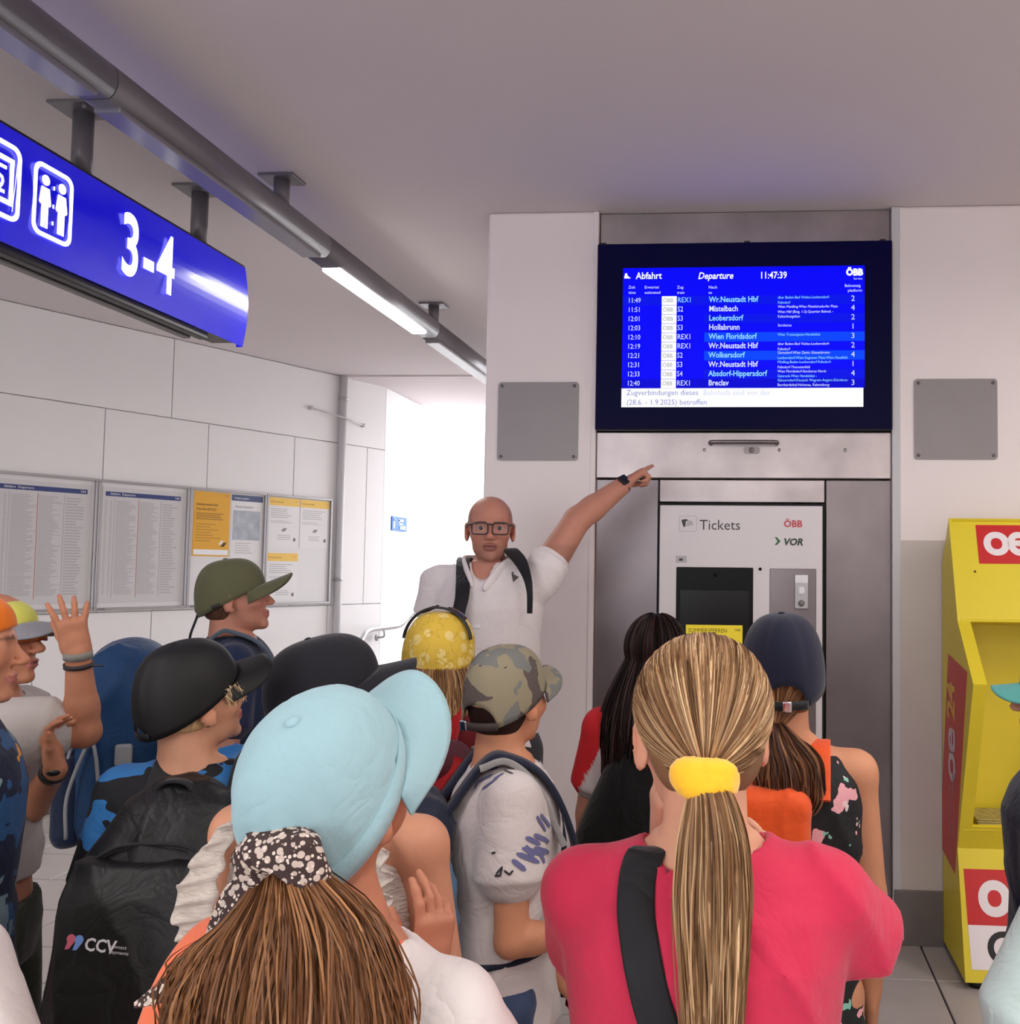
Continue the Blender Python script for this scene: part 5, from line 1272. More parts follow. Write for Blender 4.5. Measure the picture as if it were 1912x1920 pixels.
# blond strands at the temple
n=260; t=np.linspace(0,1,10)
st_=np.stack([NR.uniform(.055,.082,n),NR.uniform(.030,.070,n),NR.uniform(.012,.030,n)],1); en=st_+np.stack([NR.uniform(-.006,.004,n),NR.uniform(.0,.020,n),NR.uniform(-.040,-.012,n)],1)
pp_=st_[:,None]*(1-t)[None,:,None]+en[:,None]*t[None,:,None]; pp_[...,0]+=.003*np.sin(t*3.1)[None]
strands('temple_hair',pc_.e,pc_.hc+(pp_*pc_.s)@pc_.HR.T,.0004,M_hairs,hue([(222,196,156),(196,164,120),(236,214,180)],n))
bk=Pack(pc_,'black_backpack','large black backpack with white CCV lettering on its lower pocket',(0,-.22,pc_.zs-.56))
bk.e.location=tuple(np.array(bk.e.location)+pc_.R@np.array([.05,0,0]))
M_bp=mat('pack_black_nylon',(17,17,18),.5,var=.12,vscale=6,bump=.3,bscale=240,spec=.4,wrinkle=.22,wscale=8)
zs=pc_.zs+.055
bk.sdf('bag_body',[stk([(zs-.60,0,-.20,.12,.08),(zs-.57,0,-.205,.150,.105),(zs-.36,0,-.215,.165,.125),(zs-.20,0,-.205,.152,.115),(zs-.10,0,-.190,.125,.095),(zs-.03,0,-.17,.09,.068),(zs+.005,0,-.155,.045,.035)],p=2.8)],M_bp,disp=fold(.004,18,.3),step=.009)
bk.sdf('front_pocket',[stk([(zs-.56,0,-.31,.12,.05),(zs-.52,0,-.315,.14,.065),(zs-.34,0,-.32,.146,.065),(zs-.16,0,-.30,.125,.055),(zs-.11,0,-.285,.105,.035)],p=3.0)],M_bp,disp=fold(.0025,18,.9),step=.008)
bk.ribbon('zip_cover',[(-.155,-.245,zs-.34),(-.14,-.285,zs-.18),(-.08,-.283,zs-.10),(.0,-.280,zs-.085),(.08,-.283,zs-.10),(.14,-.285,zs-.18),(.155,-.245,zs-.34)],(0,-.6,.6),.012,.006,M_strapb,40)
bk.ribbon('grab_handle',[(-.04,-.19,zs-.03),(-.02,-.20,zs+.005),(.02,-.20,zs+.005),(.04,-.19,zs-.03)],(0,1,0),.022,.006,M_strapb,16)
pack_straps(bk,pc_,M_strapb,.05)
yfp=-.392
fr=frame((-.082,yfp-bk.b[1]-.002,zs-.215-bk.b[2]),(1,0,-.13),(.13,0,1))@Matrix.Scale(.62,4)
Mlw=mat('logo_white',(226,226,230),.6)
text('lettering',bk.e,'CCV',.048,-.002,.046,Mlw,-.001,frame=fr,bold=.0012,sx=.85)
text('lettering',bk.e,'connect',.112,.011,.013,Mlw,-.001,frame=fr); text('lettering',bk.e,'payments',.112,-.003,.013,Mlw,-.001,frame=fr)
for cx_,col in ((.012,(214,110,130)),(.032,(120,160,226))):
    flat('logo_quote',bk.e,[(cx_+.011*math.cos(a),.022+.012*math.sin(a)) for a in np.linspace(-.6,3.9,12)]+[(cx_-.012,-.006),(cx_-.002,-.004)],mat('logo_%d'%col[0],col,.6),fr,.0012)

# ------------------------------------------------------------------ person in the plain black cap (blue pack)
pk_=Person('person in plain charcoal cap with long brim, blue bag on the back',618,1207,2.25,-40,hh=.235,head=(-22,17,0),hat=.012,zsf=1.14,sw=1.12,skin=(190,136,112))
pk_.arm(1); pk_.arm(-1); pk_.body()
pk_.shirt(cloth('shirt_royal_blue',(40,112,178)),f=1.1); pk_.trousers(cloth('trousers_dark',(52,50,54)),.05); pk_.shoes(mat('shoe_grey',(120,118,116),.6))
pk_.hair_cap((60,44,36),back=-.06,grow=-.006)
M_ccap=cloth('cap_charcoal',(32,31,38),var=.05)
pk_.cap_hat(M_ccap,ztop=.140,z0f=.03,z0b=-.035,rx=.096,ry=.128,brim=.085,brim_w=66,droop=.008,curve=.030,seam=.006,puff=.05)
bb=Pack(pk_,'blue_backpack','bright blue soft backpack behind the blond person in the black cap',(0,-.22,pk_.zs-.42))
bb.sdf('bag_body',[rbox((.0,-.175,pk_.zs-.17),(.15,.075,.22),.065)],cloth('pack_bright_blue',(40,112,178),.65,var=.1),disp=fold(.006,24,.8))
bb.sdf('pocket',[rbox((.0,-.245,pk_.zs-.24),(.115,.03,.12),.025)],cloth('pack_bright_blue',(40,112,178),.65),disp=fold(.004,24,.2))
bb.ribbon('seam_band',[(-.15,-.18,pk_.zs-.05),(-.10,-.255,pk_.zs-.06),(.10,-.255,pk_.zs-.06),(.15,-.18,pk_.zs-.05)],(0,0,1),.012,.006,cloth('pack_navy',(16,30,58),.6),24)
pack_straps(bb,pk_,cloth('pack_navy',(16,30,58),.6),.04)

# ------------------------------------------------------------------ girl in the crinkled white top
pw=Person('person in crinkled white ruffled top with bare shoulders, brown hair',628,1335,1.52,-8,hat=0,H=None,skin=(206,146,116),lean=(0,.0),sw=1.16,zsf=.88)
pw.arm(1,elbow=pw.shoulder(1)+np.array([.035,.03,-.24])); pw.arm(-1,elbow=pw.shoulder(-1)+np.array([-.05,.02,-.24]))
pw.body()
M_crink=mat('crinkle_white',(206,194,184),.85,var=.10,vscale=60,bump=.9,bscale=90,stretch=(1,1,3.5),bdist=.006)
H=pw.H
rows=[r for r in pw.torso_rows(1.10,.45) if r[0]<pw.zs+.01]; rows=[(.42*H,0,0,.125*H,.10*H)]+rows
def crink(X,Y,Z): return .0022*np.sin(Z*420+3*np.sin(X*60)+2*np.sin(Y*50))
sdf_obj('top',[stk(rows,k=.02)]+[cap((x*.085,-.055,pw.zs-.04),(x*.088,.05,pw.zs+.035),.020,.020,k=.02) for x in (-1,1)],M_crink,pw.e,.007,(),crink)
for x in (-1,1):
    # ruffled frill around the arm hole
    a=np.linspace(0,1,70); path=np.stack([x*(.105+.034*np.sin(math.pi*a)),-.075+.16*a*.9,pw.zs+.01-.10*np.cos(math.pi*a*.9)],1) if False else None
    u_=np.linspace(0,1,80); cz=pw.zs-.045
    bx=x*(.112+.004*np.sin(u_*40)); by=-.05-.055*np.sin(math.pi*u_); bz=cz+.085-.235*u_
    G=[]
    for v in np.linspace(0,1,7):
        rip=.010*v*np.sin(u_*58+1.5*x); G.append(np.stack([bx+x*(.052*v*np.sin(math.pi*np.clip(u_*1.05,0,1))**.5+rip*.5),by-.02*v+rip,bz-.008*v],1))
    grid_obj('ruffle',np.array(G) if x>0 else np.array(G)[:,::-1],M_crink,pw.e,thick=.003)
    ribbon('shoulder_strap',pw.e,[(x*.085,-.072,pw.zs-.05),(x*.086,-.055,pw.zs+.02),(x*.088,-.01,pw.zs+.047),(x*.088,.05,pw.zs+.02),(x*.086,.07,pw.zs-.05)],(1,0,0),.028,.007,M_crink,26)
pw.trousers(cloth('shorts_dark',(40,44,40)),.27,'shorts'); pw.shoes(mat('shoe_grey',(120,118,116),.6))
pw.hair_cap((84,58,42),back=-.09)
falling_hair(pw,700,[(84,56,40),(66,44,32),(110,78,54)],pw.zs-.02,az=(95,265),zjit=.05)

# ------------------------------------------------------------------ girl in the light blue cap
pg=Person('person in pale blue cap with patterned hair scarf and long brown ponytail',625,1300,1.12,-14,hh=.205,head=(-14,36,13),hat=.0,H=1.415,base=None,skin=(196,132,104),sw=.97,lean=(.052,.02),zsf=1.66)
bx_=P(575,1500,1.12); pg.base=np.array([bx_[0],bx_[1]-.01,0]); pg.e.location=tuple(pg.base)
fh=pg.pix(800,1832,1.35); 
pg.arm(1,hand=fh,elbow=pg.shoulder(1)+np.array([.05,.10,-.22]),hd=nrm((.10,.10,1)),pn=nrm((-1,.35,0)),pose=[(.25,.25,.15),(.35,.35,.2),(.5,.45,.3),(.65,.5,.3)],thumb=1,hs=.150,fine=True,spread=.10,th=(.5,.5))
pg.arm(-1)
pg.body(brows=(90,60,44))
M_wtee=cloth('tee_white',(234,226,224),var=.02)
pg.shirt(M_wtee,f=1.10,sleeve=.62,amp=.0035,step=.008,slr=1.5,slend=1.9,seed=1.4)
pg.trousers(cloth('shorts_denim',(70,92,124)),.27,'shorts'); pg.shoes(mat('shoe_white',(210,208,206),.6))
pg.hair_cap((80,52,38),back=-.085,grow=-.007)
M_lb=mat('cap_pale_blue',(156,190,198),.8,var=.04,vscale=10,bump=.35,bscale=120,sheen=.15,spec=.2,bdist=.003,wrinkle=.14,wscale=9)
ch=pg.cap_hat(M_lb,ztop=.130,z0f=.034,z0b=-.054,rx=.089,ry=.110,brim=.080,brim_w=72,arch=.050,arch_w=.55,droop=.000,curve=.026,strap=False,seam=.020,wr=.016,puff=.03,seed=1.2)
ribbon('strap_tab',ch,[pg.hp((-.062,-.090,-.045)),pg.hp((-.058,-.098,-.065)),pg.hp((-.046,-.102,-.085))],pg.HR@np.array([1,0,0]),.014,.004,mat('tab_teal',(110,172,186),.8),10)
bandG=[]
for zz,gr in ((-.002,1.022),(.012,1.026),(.030,1.020)):
    a=np.linspace(-2.50,2.50,60); z0_=-.054+(.034+.054)*(np.cos(a)*.5+.5); bandG.append(np.stack([.089*gr*np.sin(a),-.006+.110*gr*np.cos(a),z0_+zz],1))
Gb=np.array(bandG); Gb=pg.hc+(Gb.reshape(-1,3)*pg.s)@pg.HR.T
grid_obj('sweat_band',Gb.reshape(3,60,3)[::-1],M_lb,ch,thick=.003)
# scarf around the ponytail, two hanging ends
M_scarf=pattern('scarf_brown_white_flowers',(58,40,38),[((198,180,168),'dots',115,.40,None),((222,206,194),'dots',170,.30,None)])
tie=pg.hp((-.002,-.118,-.052))
tx=pg.pix(560,1600,1.0)
tie=pg.pix(530,1606,.955)
sdf_obj('hair_scarf',[ell(tie+(0.012,-.004,.004),(.032,.020,.019)),ell(tie+(-.020,-.006,.002),(.030,.018,.017),k=.012),ell(tie+(.0,.008,.014),(.034,.022,.014),k=.012),ell(tie+(.030,.0,-.012),(.020,.016,.020),k=.012),ell(tie+(-.028,.0,-.014),(.016,.014,.02),k=.012)],M_scarf,pg.e,.004,(),fold(.0025,90,.3))
for pts,w in (([(490,1620,1.0),(452,1680,.985),(420,1760,.985),(395,1800,.985),(330,1845,.985),(255,1885,.99)],(.04,.045,.045,.035,.03,.006)),([(480,1630,.99),(440,1720,.975),(405,1800,.97),(360,1850,.97),(330,1915,.97)],(.03,.035,.03,.026,.016))):
    ribbon('scarf_end',pg.e,[pg.pix(*q) for q in pts],(1,0,.25),w,.005,M_scarf,34)
hc=[(128,86,56),(112,74,48),(140,96,62),(100,65,43),(152,106,68)]
gd=[pg.pix(530,1622,.975),pg.pix(535,1675,.962),pg.pix(540,1750,.952),pg.pix(535,1840,.945),pg.pix(535,1940,.955),pg.pix(535,2080,.965)]
core(pg,gd,[.006,.020,.052,.074,.084,.07],(104,68,45),'ponytail_core',flat=.55)
ponytail(pg,gd,[.020,.044,.084,.106,.114,.10],10500,hc,wave=.012,sr=.0008,flat=.55,npt=14,clump=24,vary=.6)
# orange straps of her backpack
M_or=cloth('strap_orange',(236,120,84),.7,var=.04)
og=Pack(pg,'orange_backpack','orange shoulder straps of a backpack worn over the white tee',(0,.13,pg.zs-.40))
og.sdf('bag_body',[rbox((0,.17,pg.zs-.22),(.12,.05,.18),.045)],M_or,step=.012)
for x in (-1,1):
    zt=pg.zs+.045*pg.H; sx=x*pg.sw*.74
    og.ribbon('shoulder_strap',[(sx*.92,.11,pg.zs-.10),(sx*.92,.055,zt-.035),(sx*.95,-.005,zt+.004),(sx*1.0,-.07,zt-.045),(sx*1.05,-.105,pg.zs-.10),(sx*1.1,-.105,pg.zs-.28)],(1,0,0),.062,.009,M_or,34)

# ------------------------------------------------------------------ girl in the yellow headscarf
py_=Person('person in yellow dotted headscarf with dark sunglasses pushed up on the head',826,1152,2.6,-6,hat=.012,skin=(200,150,122))
py_.arm(1); py_.arm(-1); py_.body()
py_.shirt(cloth('tee_maroon',(112,28,34)),f=1.1); py_.trousers(cloth('trousers_dark',(52,50,54)),.05); py_.shoes(mat('shoe_grey',(120,118,116),.6))
M_yscarf=pattern('scarf_yellow_dots',(216,180,64),[((228,202,124),'dots',30,.42,None),((200,166,54),'lines',22,.012,None)],bump=.3,bscale=60,dist=.004)
py_.hair_cap((150,110,74),back=-.07,grow=-.006)
ch=py_.cap_hat(M_yscarf,ztop=.132,z0f=.040,z0b=-.060,rx=.096,ry=.116,brim=0,arch=.024,arch_w=.50,strap=True,seam=0,wr=.014,puff=.05,button=False,name='headscarf',seed=.5)
a=np.linspace(-1.45,1.45,30)
gp=[py_.hp((.100*math.sin(t),-.02,.045+.099*math.cos(t))) for t in a]
sg=ribbon('sunglasses',py_.e,gp,py_.HR@np.array([0,1,0]),.010,.006,M_black,40)
sdf_obj('dark_lens',[ell(py_.hp((.050,.0,.128)),(.032,.022,.006),py_.HR@_ry(.55)),ell(py_.hp((-.035,.004,.138)),(.030,.022,.005),py_.HR@_ry(-.4))],mat('lens_brown',(52,32,20),.12),sg,.004)
hcb=[(168,126,86),(146,106,70),(190,150,104),(120,86,58)]
falling_hair(py_,900,hcb,py_.zs+.01,az=(100,260),zjit=.05,flare=.03,top=(1.5,1.75))
yp=Pack(py_,'red_backpack','red and maroon backpack worn by the person in the yellow headscarf',(0,-.2,py_.zs-.45))
yp.sdf('bag_body',[rbox((.02,-.20,py_.zs-.24),(.15,.10,.25),.08)],cloth('pack_maroon',(84,18,30),.6),disp=fold(.005,20,.3),step=.011)
yp.ribbon('red_band',[(.15,-.24,py_.zs-.02),(.10,-.315,py_.zs-.12),(.03,-.318,py_.zs-.26),(-.04,-.30,py_.zs-.42)],(1,0,.3),.07,.008,cloth('band_red',(170,22,28),.6),24)
pack_straps(yp,py_,cloth('strap_red',(170,22,28),.6),.05)

# ------------------------------------------------------------------ boy in the camouflage cap
pb_=Person('person in camouflage cap and white tee with blue scribble print',950,1212,2.15,-70,head=(47,6,0),hat=.012,skin=(206,142,108),lean=(0,.01))
e1=pb_.pix(958,1765,1.985); h1=pb_.pix(1078,1748,2.04)
pb_.arm(1,hand=h1,elbow=e1,hd=pb_.pix(1120,1752,2.06)-h1,pn=(0,0,-1),pose=RELAX)
e2=pb_.pix(1052,1770,2.34); h2=pb_.pix(1050,1830,2.26)
pb_.arm(-1,hand=pb_.pix(1058,1838,2.22),elbow=pb_.pix(1030,1730,2.36),hd=pb_.pix(1100,1885,2.2)-pb_.pix(1058,1838,2.22),pn=(0,0,-1),pose=RELAX,fine=True)
pb_.body()
M_print=pattern('tee_white_blue_print',(220,210,208),[((112,112,152),'lines',6.0,.030,(1,1,1.7)),((40,38,44),'lines',3.2,.0035,None)],bump=.25,bscale=120)
M_teew=cloth('tee_offwhite',(220,210,208),var=.03)
pb_.shirt(M_teew,f=1.16,hem=.445,sleeve=.50,amp=.004,slr=1.65,slend=2.15,seed=2.1,step=.008)
# printed strokes: thin raised marks following the cloth
Mpb=mat('print_blue_strokes',(106,108,150),.8); Mpk=mat('print_black_strokes',(44,42,48),.8)
def project_marks(pr,lines,obj,m,w,name,lift=.002):
    """draw polylines (pixels) onto the front of a cloth mesh by ray casting from the camera"""
    from mathutils.bvhtree import BVHTree
    me=obj.data; bv=BVHTree.FromPolygons([v.co.copy() for v in me.vertices],[tuple(p.vertices) for p in me.polygons])
    V_=[];F_=[]
    for ln in lines:
        pts=[]; o=Vector(pr.loc(CAMP))
        for i in range(len(ln)-1):
            for f in np.linspace(0,1,6)[(0 if i==0 else 1):]:
                x=ln[i][0]+(ln[i+1][0]-ln[i][0])*f; y=ln[i][1]+(ln[i+1][1]-ln[i][1])*f
                d=Vector(pr.R.T@ray(x,y)).normalized(); hit=bv.ray_cast(o,d)
                if hit[0] is not None: pts.append((hit[0],hit[1],d))
        if len(pts)<2: continue
        b=len(V_)
        for i,(p,n_,d) in enumerate(pts):
            a_=pts[min(i+1,len(pts)-1)][0]-pts[max(i-1,0)][0]
            if n_.dot(d)>0: n_=-n_
            s_=a_.cross(n_).normalized()
            ww=w*(1 if 0<i<len(pts)-1 else .4)
            V_+=[p+n_*lift-s_*ww/2,p+n_*lift+s_*ww/2]
        for i in range(len(pts)-1): F_.append((b+2*i,b+2*i+1,b+2*i+3,b+2*i+2))
    if F_: return mesh_obj(name,V_,F_,m,pr.e)
shirt_b=[c for c in pb_.e.children if c.name.startswith('shirt')][0]
project_marks(pb_,[[(1005,1530),(1022,1558)],[(1012,1527),(1030,1550)],[(985,1570),(1012,1583)],[(1000,1565),(1028,1578)],[(978,1590),(1020,1603)],[(968,1600),(1010,1617)],[(960,1612),(985,1632)],[(1000,1590),(1028,1598)],[(985,1585),(1000,1612)],[(1012,1600),(1020,1618)]],shirt_b,Mpb,.010,'print_stroke')
project_marks(pb_,[[(895,1468),(925,1452)],[(905,1480),(935,1458)],[(912,1445),(935,1440)],[(925,1462),(945,1450)],[(890,1480),(900,1462)]],shirt_b,Mpb,.008,'print_stroke')
project_marks(pb_,[[(930,1640),(942,1625),(938,1642),(928,1642)],[(922,1600),(930,1598)],[(945,1632),(955,1640),(962,1632)],[(905,1850),(918,1862),(912,1880),(940,1872),(950,1882),(935,1890)],[(912,1442),(928,1438)],[(945,1445),(962,1452)]],shirt_b,Mpk,.004,'print_line')
pb_.trousers(cloth('jeans_blue',(66,80,112)),.05); pb_.shoes(mat('shoe_white',(210,208,206),.6))
pb_.hair_cap((44,24,20),back=-.085,grow=-.005)
M_camo=pattern('cap_camouflage',(140,130,106),[((84,74,70),'blobs',11,.53,None),((112,112,108),'blobs',13,.60,None)],bump=.2,bscale=140)
ch=pb_.cap_hat(M_camo,ztop=.126,z0f=.034,z0b=-.046,rx=.088,ry=.110,brim=.066,brim_w=62,arch=.058,arch_w=.58,droop=.0,curve=.022,seam=.014,wr=.008,buckle=5,ms=mat('strap_brown',(58,48,46),.8),bup=.01)
for x,y,z in ((.046,-.058,.088),(-.046,-.058,.088),(.062,.03,.088)):
    V_,F_=tube_mesh([[pb_.hp(np.array((x,y,z))*.985+np.array((0,0,.0))),pb_.hp(np.array((x,y,z))*1.03)]],[.0045],8); mesh_obj('eyelet',V_,F_,M_ink,ch)
cb=Pack(pb_,'navy_blue_backpack','navy and faded blue backpack worn by the person in the camouflage cap',(0,-.22,pb_.zs-.56))
z_=pb_.zs
M_pn=cloth('pack_dark_navy',(30,36,56),.65); M_pf=cloth('pack_faded_blue',(96,132,164),.75,var=.1)
cb.sdf('bag_body',[rbox((.0,-.18,z_-.22),(.14,.075,.22),.06)],M_pn,disp=fold(.004,20,.7))
cb.sdf('lower_pocket',[rbox((.0,-.20,z_-.44),(.15,.10,.19),.08),ell((.05,-.19,z_-.30),(.10,.09,.14),k=.05)],M_pf,disp=fold(.006,18,.2))
cb.sdf('side_fold',[ell((.125,-.15,z_-.26),(.03,.06,.20))],M_pf,disp=fold(.004,40,1.2))
pack_straps(cb,pb_,M_pn,.05,.012)
for x in (-1,1):
    sx=x*pb_.sw*.62; zt=pb_.zs+.052*pb_.H
    cb.ribbon('strap_edge',[(sx*1.02+x*.026,-.055,zt-.010),(sx+x*.028,.0,zt+.002),(sx*1.04+x*.026,.06,zt-.05),(sx*1.12+x*.024,.118,z_-.10)],(1,0,0),.012,.013,mat('strap_grey_edge',(150,148,146),.8),24)
cb.ribbon('hanging_strap',[(.12,-.06,z_-.36),(.13,-.02,z_-.46),(.14,.0,z_-.60)],(0,1,0),.03,.005,M_strapb,18)

# ------------------------------------------------------------------ dark haired girl at the machine
pd_=Person('person with long black hair and red and white shirt facing the ticket machine',1232,1158,2.62,-4,hat=.0,skin=(188,134,110))
pd_.arm(1); pd_.arm(-1,elbow=pd_.shoulder(-1)+np.array([-.04,.03,-.23])); pd_.body()
cr_,cw_=lin(196,26,34),lin(206,196,194)
M_vc=mat('cloth_two_tone',(200,30,30),.85,attr='Col',bump=.25,bscale=160)
pd_.shirt(M_vc,f=1.12,sleeve=.6,paint=lambda V: np.where((np.abs(V[:,0])+.55*(V[:,2]-pd_.zs)>.105)[:,None],cr_,cw_))
M_spot=pattern('skirt_red_white_dots',(150,24,36),[((214,180,180),'dots',130,.16,None)])
pd_.skirt(M_spot,.33); pd_.shoes(mat('shoe_white',(210,208,206),.6))
pd_.hair_cap((34,20,20),back=-.10,grow=.010)
hk=[(44,26,24),(28,16,16),(62,38,34),(20,12,12)]
falling_hair(pd_,1500,hk,pd_.zs-.16,az=(80,280),zjit=.06,flare=.045,out=.03,sr=.0015)
zj=pd_.zs
sdf_obj('jacket',[stk([(zj-.62,-.02,-.10,.19,.11),(zj-.44,-.02,-.11,.20,.115),(zj-.30,-.02,-.105,.185,.105),(zj-.16,-.01,-.10,.135,.085),(zj-.03,.0,-.085,.085,.06)],k=.03)],cloth('jacket_black',(13,12,13),var=.1),pd_.e,.011,(),fold(.006,18,.6,1.4))

# ------------------------------------------------------------------ girl in the pink shirt
pp_=Person('person in bright pink shirt with long blond ponytail and yellow scrunchie',1316,1199,1.26,2,hh=.224,head=(13,-4,0),hat=.006,skin=(214,156,128),sw=1.03)
e1=pp_.pix(1618,1752,1.30); pp_.arm(1,hand=pp_.loc(P(1480,1640,1.50)),elbow=e1,pn=(-1,0,0))
e2=pp_.pix(1108,1760,1.30); h2=pp_.pix(1243,1590,1.40)
pp_.arm(-1,hand=h2,elbow=e2,hd=pp_.pix(1238,1490,1.385)-h2,pn=nrm((1,.3,0)),pose=[(.2,.3,.2),(.3,.4,.3),(.5,.5,.3),(.6,.6,.3)],hs=.15,fine=True)
pp_.body(head_step=.0045)
M_pink=cloth('tee_pink',(200,46,78),var=.05,bump=.2)
pp_.shirt(M_pink,f=1.14,hem=.46,sleeve=.93,neck=.070,amp=.004,slr=1.28,slend=1.55,seed=.2,step=.006)
nk=pp_.zn; a=np.linspace(0,2*math.pi,40)
ribbon('neck_trim',pp_.e,[(.080*math.sin(t),-.014+.078*math.cos(t)*1.0,nk-.030+.012*math.cos(t)*-1) for t in a],np.array([(math.sin(t)*.5,math.cos(t)*.5,-.9) for t in a]),.016,.005,M_pink,60)
pp_.trousers(cloth('jeans_blue',(66,80,112)),.05); pp_.shoes(mat('shoe_white',(210,208,206),.6))
hb=[(172,134,96),(150,112,78),(190,154,114),(126,90,62),(206,172,130)]
tie=pp_.pix(1322,1452,1.125); tl=(pp_.HR.T@(tie-pp_.hc))/pp_.s
k=pp_.s
sdf_obj('hair_base',[ell(pp_.hp((0,-.010,.034)),np.array((.083,.104,.088))*k,pp_.HR),ell(pp_.hp((0,-.035,-.02)),np.array((.070,.056,.062))*k,pp_.HR,k=.02),half(pp_.hp((0,.050,.02)),pp_.HR@nrm((0,1,-.75)),k=.01)]
    +[ell(pp_.hp((x*.088,.004,-.020)),np.array((.020,.026,.040))*k,pp_.HR,op='s',k=.008) for x in (-1,1)]+[half(pp_.hp((0,-.03,-.080)),pp_.HR@nrm((0,.35,-1)),k=.01)],
    M_hairs,pp_.e,.006,(),None,lambda V:np.tile(lin(128,94,66),(len(V),1)))
scalp_to_tie(pp_,tl,6500,hb,er=(.0845,.106,.0905),ec=(0,-.010,.034),sr=.0008,layer=.045,npt=15)
M_scr=mat('scrunchie_yellow_velvet',(250,188,20),.8,var=.06,vscale=20,bump=.3,bscale=90,sheen=.4)
def torus(c,R,rr,n_,squash,tilt):
    out=[]; Rm=rot_to(tilt)
    for t in np.linspace(0,2*math.pi,n_,endpoint=False):
        out.append(ell(np.asarray(c)+Rm@np.array([R*math.cos(t)*squash[0],R*math.sin(t)*squash[1],0]),(rr*(1+.12*math.sin(5*t)),)*3,k=.010))
    return out
sdf_obj('scrunchie',torus(tie+(.0,-.006,-.004),.020,.0145,12,(1.15,.9),(.12,-.35,1))+[ell(tie+(-.016,-.016,.006),(.022,.016,.015),k=.01),ell(tie+(.012,-.014,.008),(.022,.014,.012),k=.01)],M_scr,pp_.e,.0032,(),fold(.0009,150,.4,2.5))
gd=[tie+(0,-.012,-.004),pp_.pix(1330,1500,1.10),pp_.pix(1336,1580,1.095),pp_.pix(1336,1680,1.10),pp_.pix(1336,1800,1.105),pp_.pix(1336,1930,1.11),pp_.pix(1336,2100,1.13)]
core(pp_,gd,[.009,.017,.025,.027,.025,.021,.010],(118,86,58),'ponytail_core')
ponytail(pp_,gd,[.012,.022,.032,.035,.032,.027,.016],3600,hb+[(140,104,70)]*2,wave=.004,sr=.0008,flat=.7,clump=12,npt=20)
bag=Pack(pp_,'shoulder_bag','black shoulder bag on a wide strap over the pink shirt',(.12,.02,.48*pp_.H)); bag.e['category']='bag'
ys_=[pp_.pix(1235,1560,1.30),pp_.pix(1208,1592,1.235),pp_.pix(1194,1640,1.175),pp_.pix(1192,1720,1.145),pp_.pix(1206,1800,1.135),pp_.pix(1228,1900,1.135),pp_.pix(1270,2040,1.15)]
shp=[c for c in pp_.e.children if c.name.startswith('shirt')][0]
hits=[cast(pp_,shp,x_,y_) for x_,y_ in ((1214,1604),(1203,1625),(1196,1660),(1194,1710),(1200,1760),(1210,1820),(1226,1885),(1248,1950),(1275,2020))]
hits=[p_+n_*.004 for p_,n_ in hits if p_ is not None]
hits=[hits[0]+np.array([.004,.05,-.012]),hits[0]+np.array([.002,.022,.0])]+hits
bag.ribbon('bag_strap',hits,(1,0,0),.043,.006,M_strapb,50)
bag.sdf('bag_body',[rbox((.19,-.02,.47*pp_.H),(.05,.12,.10),.03)],cloth('pack_black',(20,20,24)),step=.012)

# ------------------------------------------------------------------ girl in the navy cap
pn_=Person('person in navy cap and black flamingo print dress with pink hair tie',1468,1164,2.05,-4,head=(6,4,-2),hat=.012,skin=(200,138,104),g=.98)
pn_.arm(1,elbow=pn_.shoulder(1)+np.array([.03,.03,-.245])); pn_.arm(-1); pn_.body()
M_flam=pattern('dress_black_flamingo',(20,19,22),[((226,160,166),'blobs',22,.61,None),((130,190,172),'blobs',25,.64,None),((222,196,196),'blobs',30,.68,None)],bump=.15)
rows=[r for r in pn_.torso_rows(1.08,.49) if r[0]<pn_.zs+.03]; H=pn_.H
sdf_obj('dress',[stk([(.26*H,0,0,.145*H,.13*H),(.38*H,0,0,.125*H,.11*H)]+rows,k=.03)]+[cap((x*.085,-.04,pn_.zs-.03),(x*.085,.04,pn_.zs+.0),.042,.042,k=.03) for x in (-1,1)]+[cap((0,-.015,pn_.zs+.01),(x*.088,-.01,pn_.zs+.008),.05,.036,k=.02) for x in (-1,1)]
   +[cap((0,-.01,pn_.zn-.03),(0,.02,pn_.zn+.12),.070,.08,op='s',k=.006)],M_flam,pn_.e,.009,(),fold(.003,22,.8))
pn_.shoes(mat('shoe_white',(210,208,206),.6))
pn_.hair_cap((120,84,56),back=-.085,grow=-.006)
M_ncap=cloth('cap_navy',(23,25,45),var=.05)
ch=pn_.cap_hat(M_ncap,ztop=.140,z0f=.034,z0b=-.048,rx=.090,ry=.112,brim=.07,brim_w=62,arch=.052,arch_w=.50,droop=.0,curve=.022,seam=.005,buckle=0,puff=.04,ms=M_strapb)
tie=pn_.pix(1452,1372,1.955)
sdf_obj('hair_tie',torus(tie,.017,.009,10,(1.2,.8),(.35,-.4,1)),mat('tie_pink',(232,120,140),.7,bump=.3,bscale=120),pn_.e,.0035,(),fold(.0015,240,.4,2.5))
hn=[(112,74,52),(86,56,42),(136,94,64),(70,46,36)]
gd=[tie+(0,.01,.01),pn_.pix(1462,1400,1.93),pn_.pix(1476,1440,1.925),pn_.pix(1480,1490,1.93),pn_.pix(1478,1530,1.94)]
core(pn_,gd,[.008,.024,.040,.040,.018],(84,56,42),'ponytail_core'); ponytail(pn_,gd,[.014,.036,.056,.056,.030],1300,hn,wave=.006,sr=.0012,flat=.6)
scalp_to_tie(pn_,(pn_.HR.T@(tie-pn_.hc))/pn_.s,700,[(150,108,74),(128,88,60)],er=(.080,.102,.086),dirfilter=lambda D_:D_[:,2]<.05)
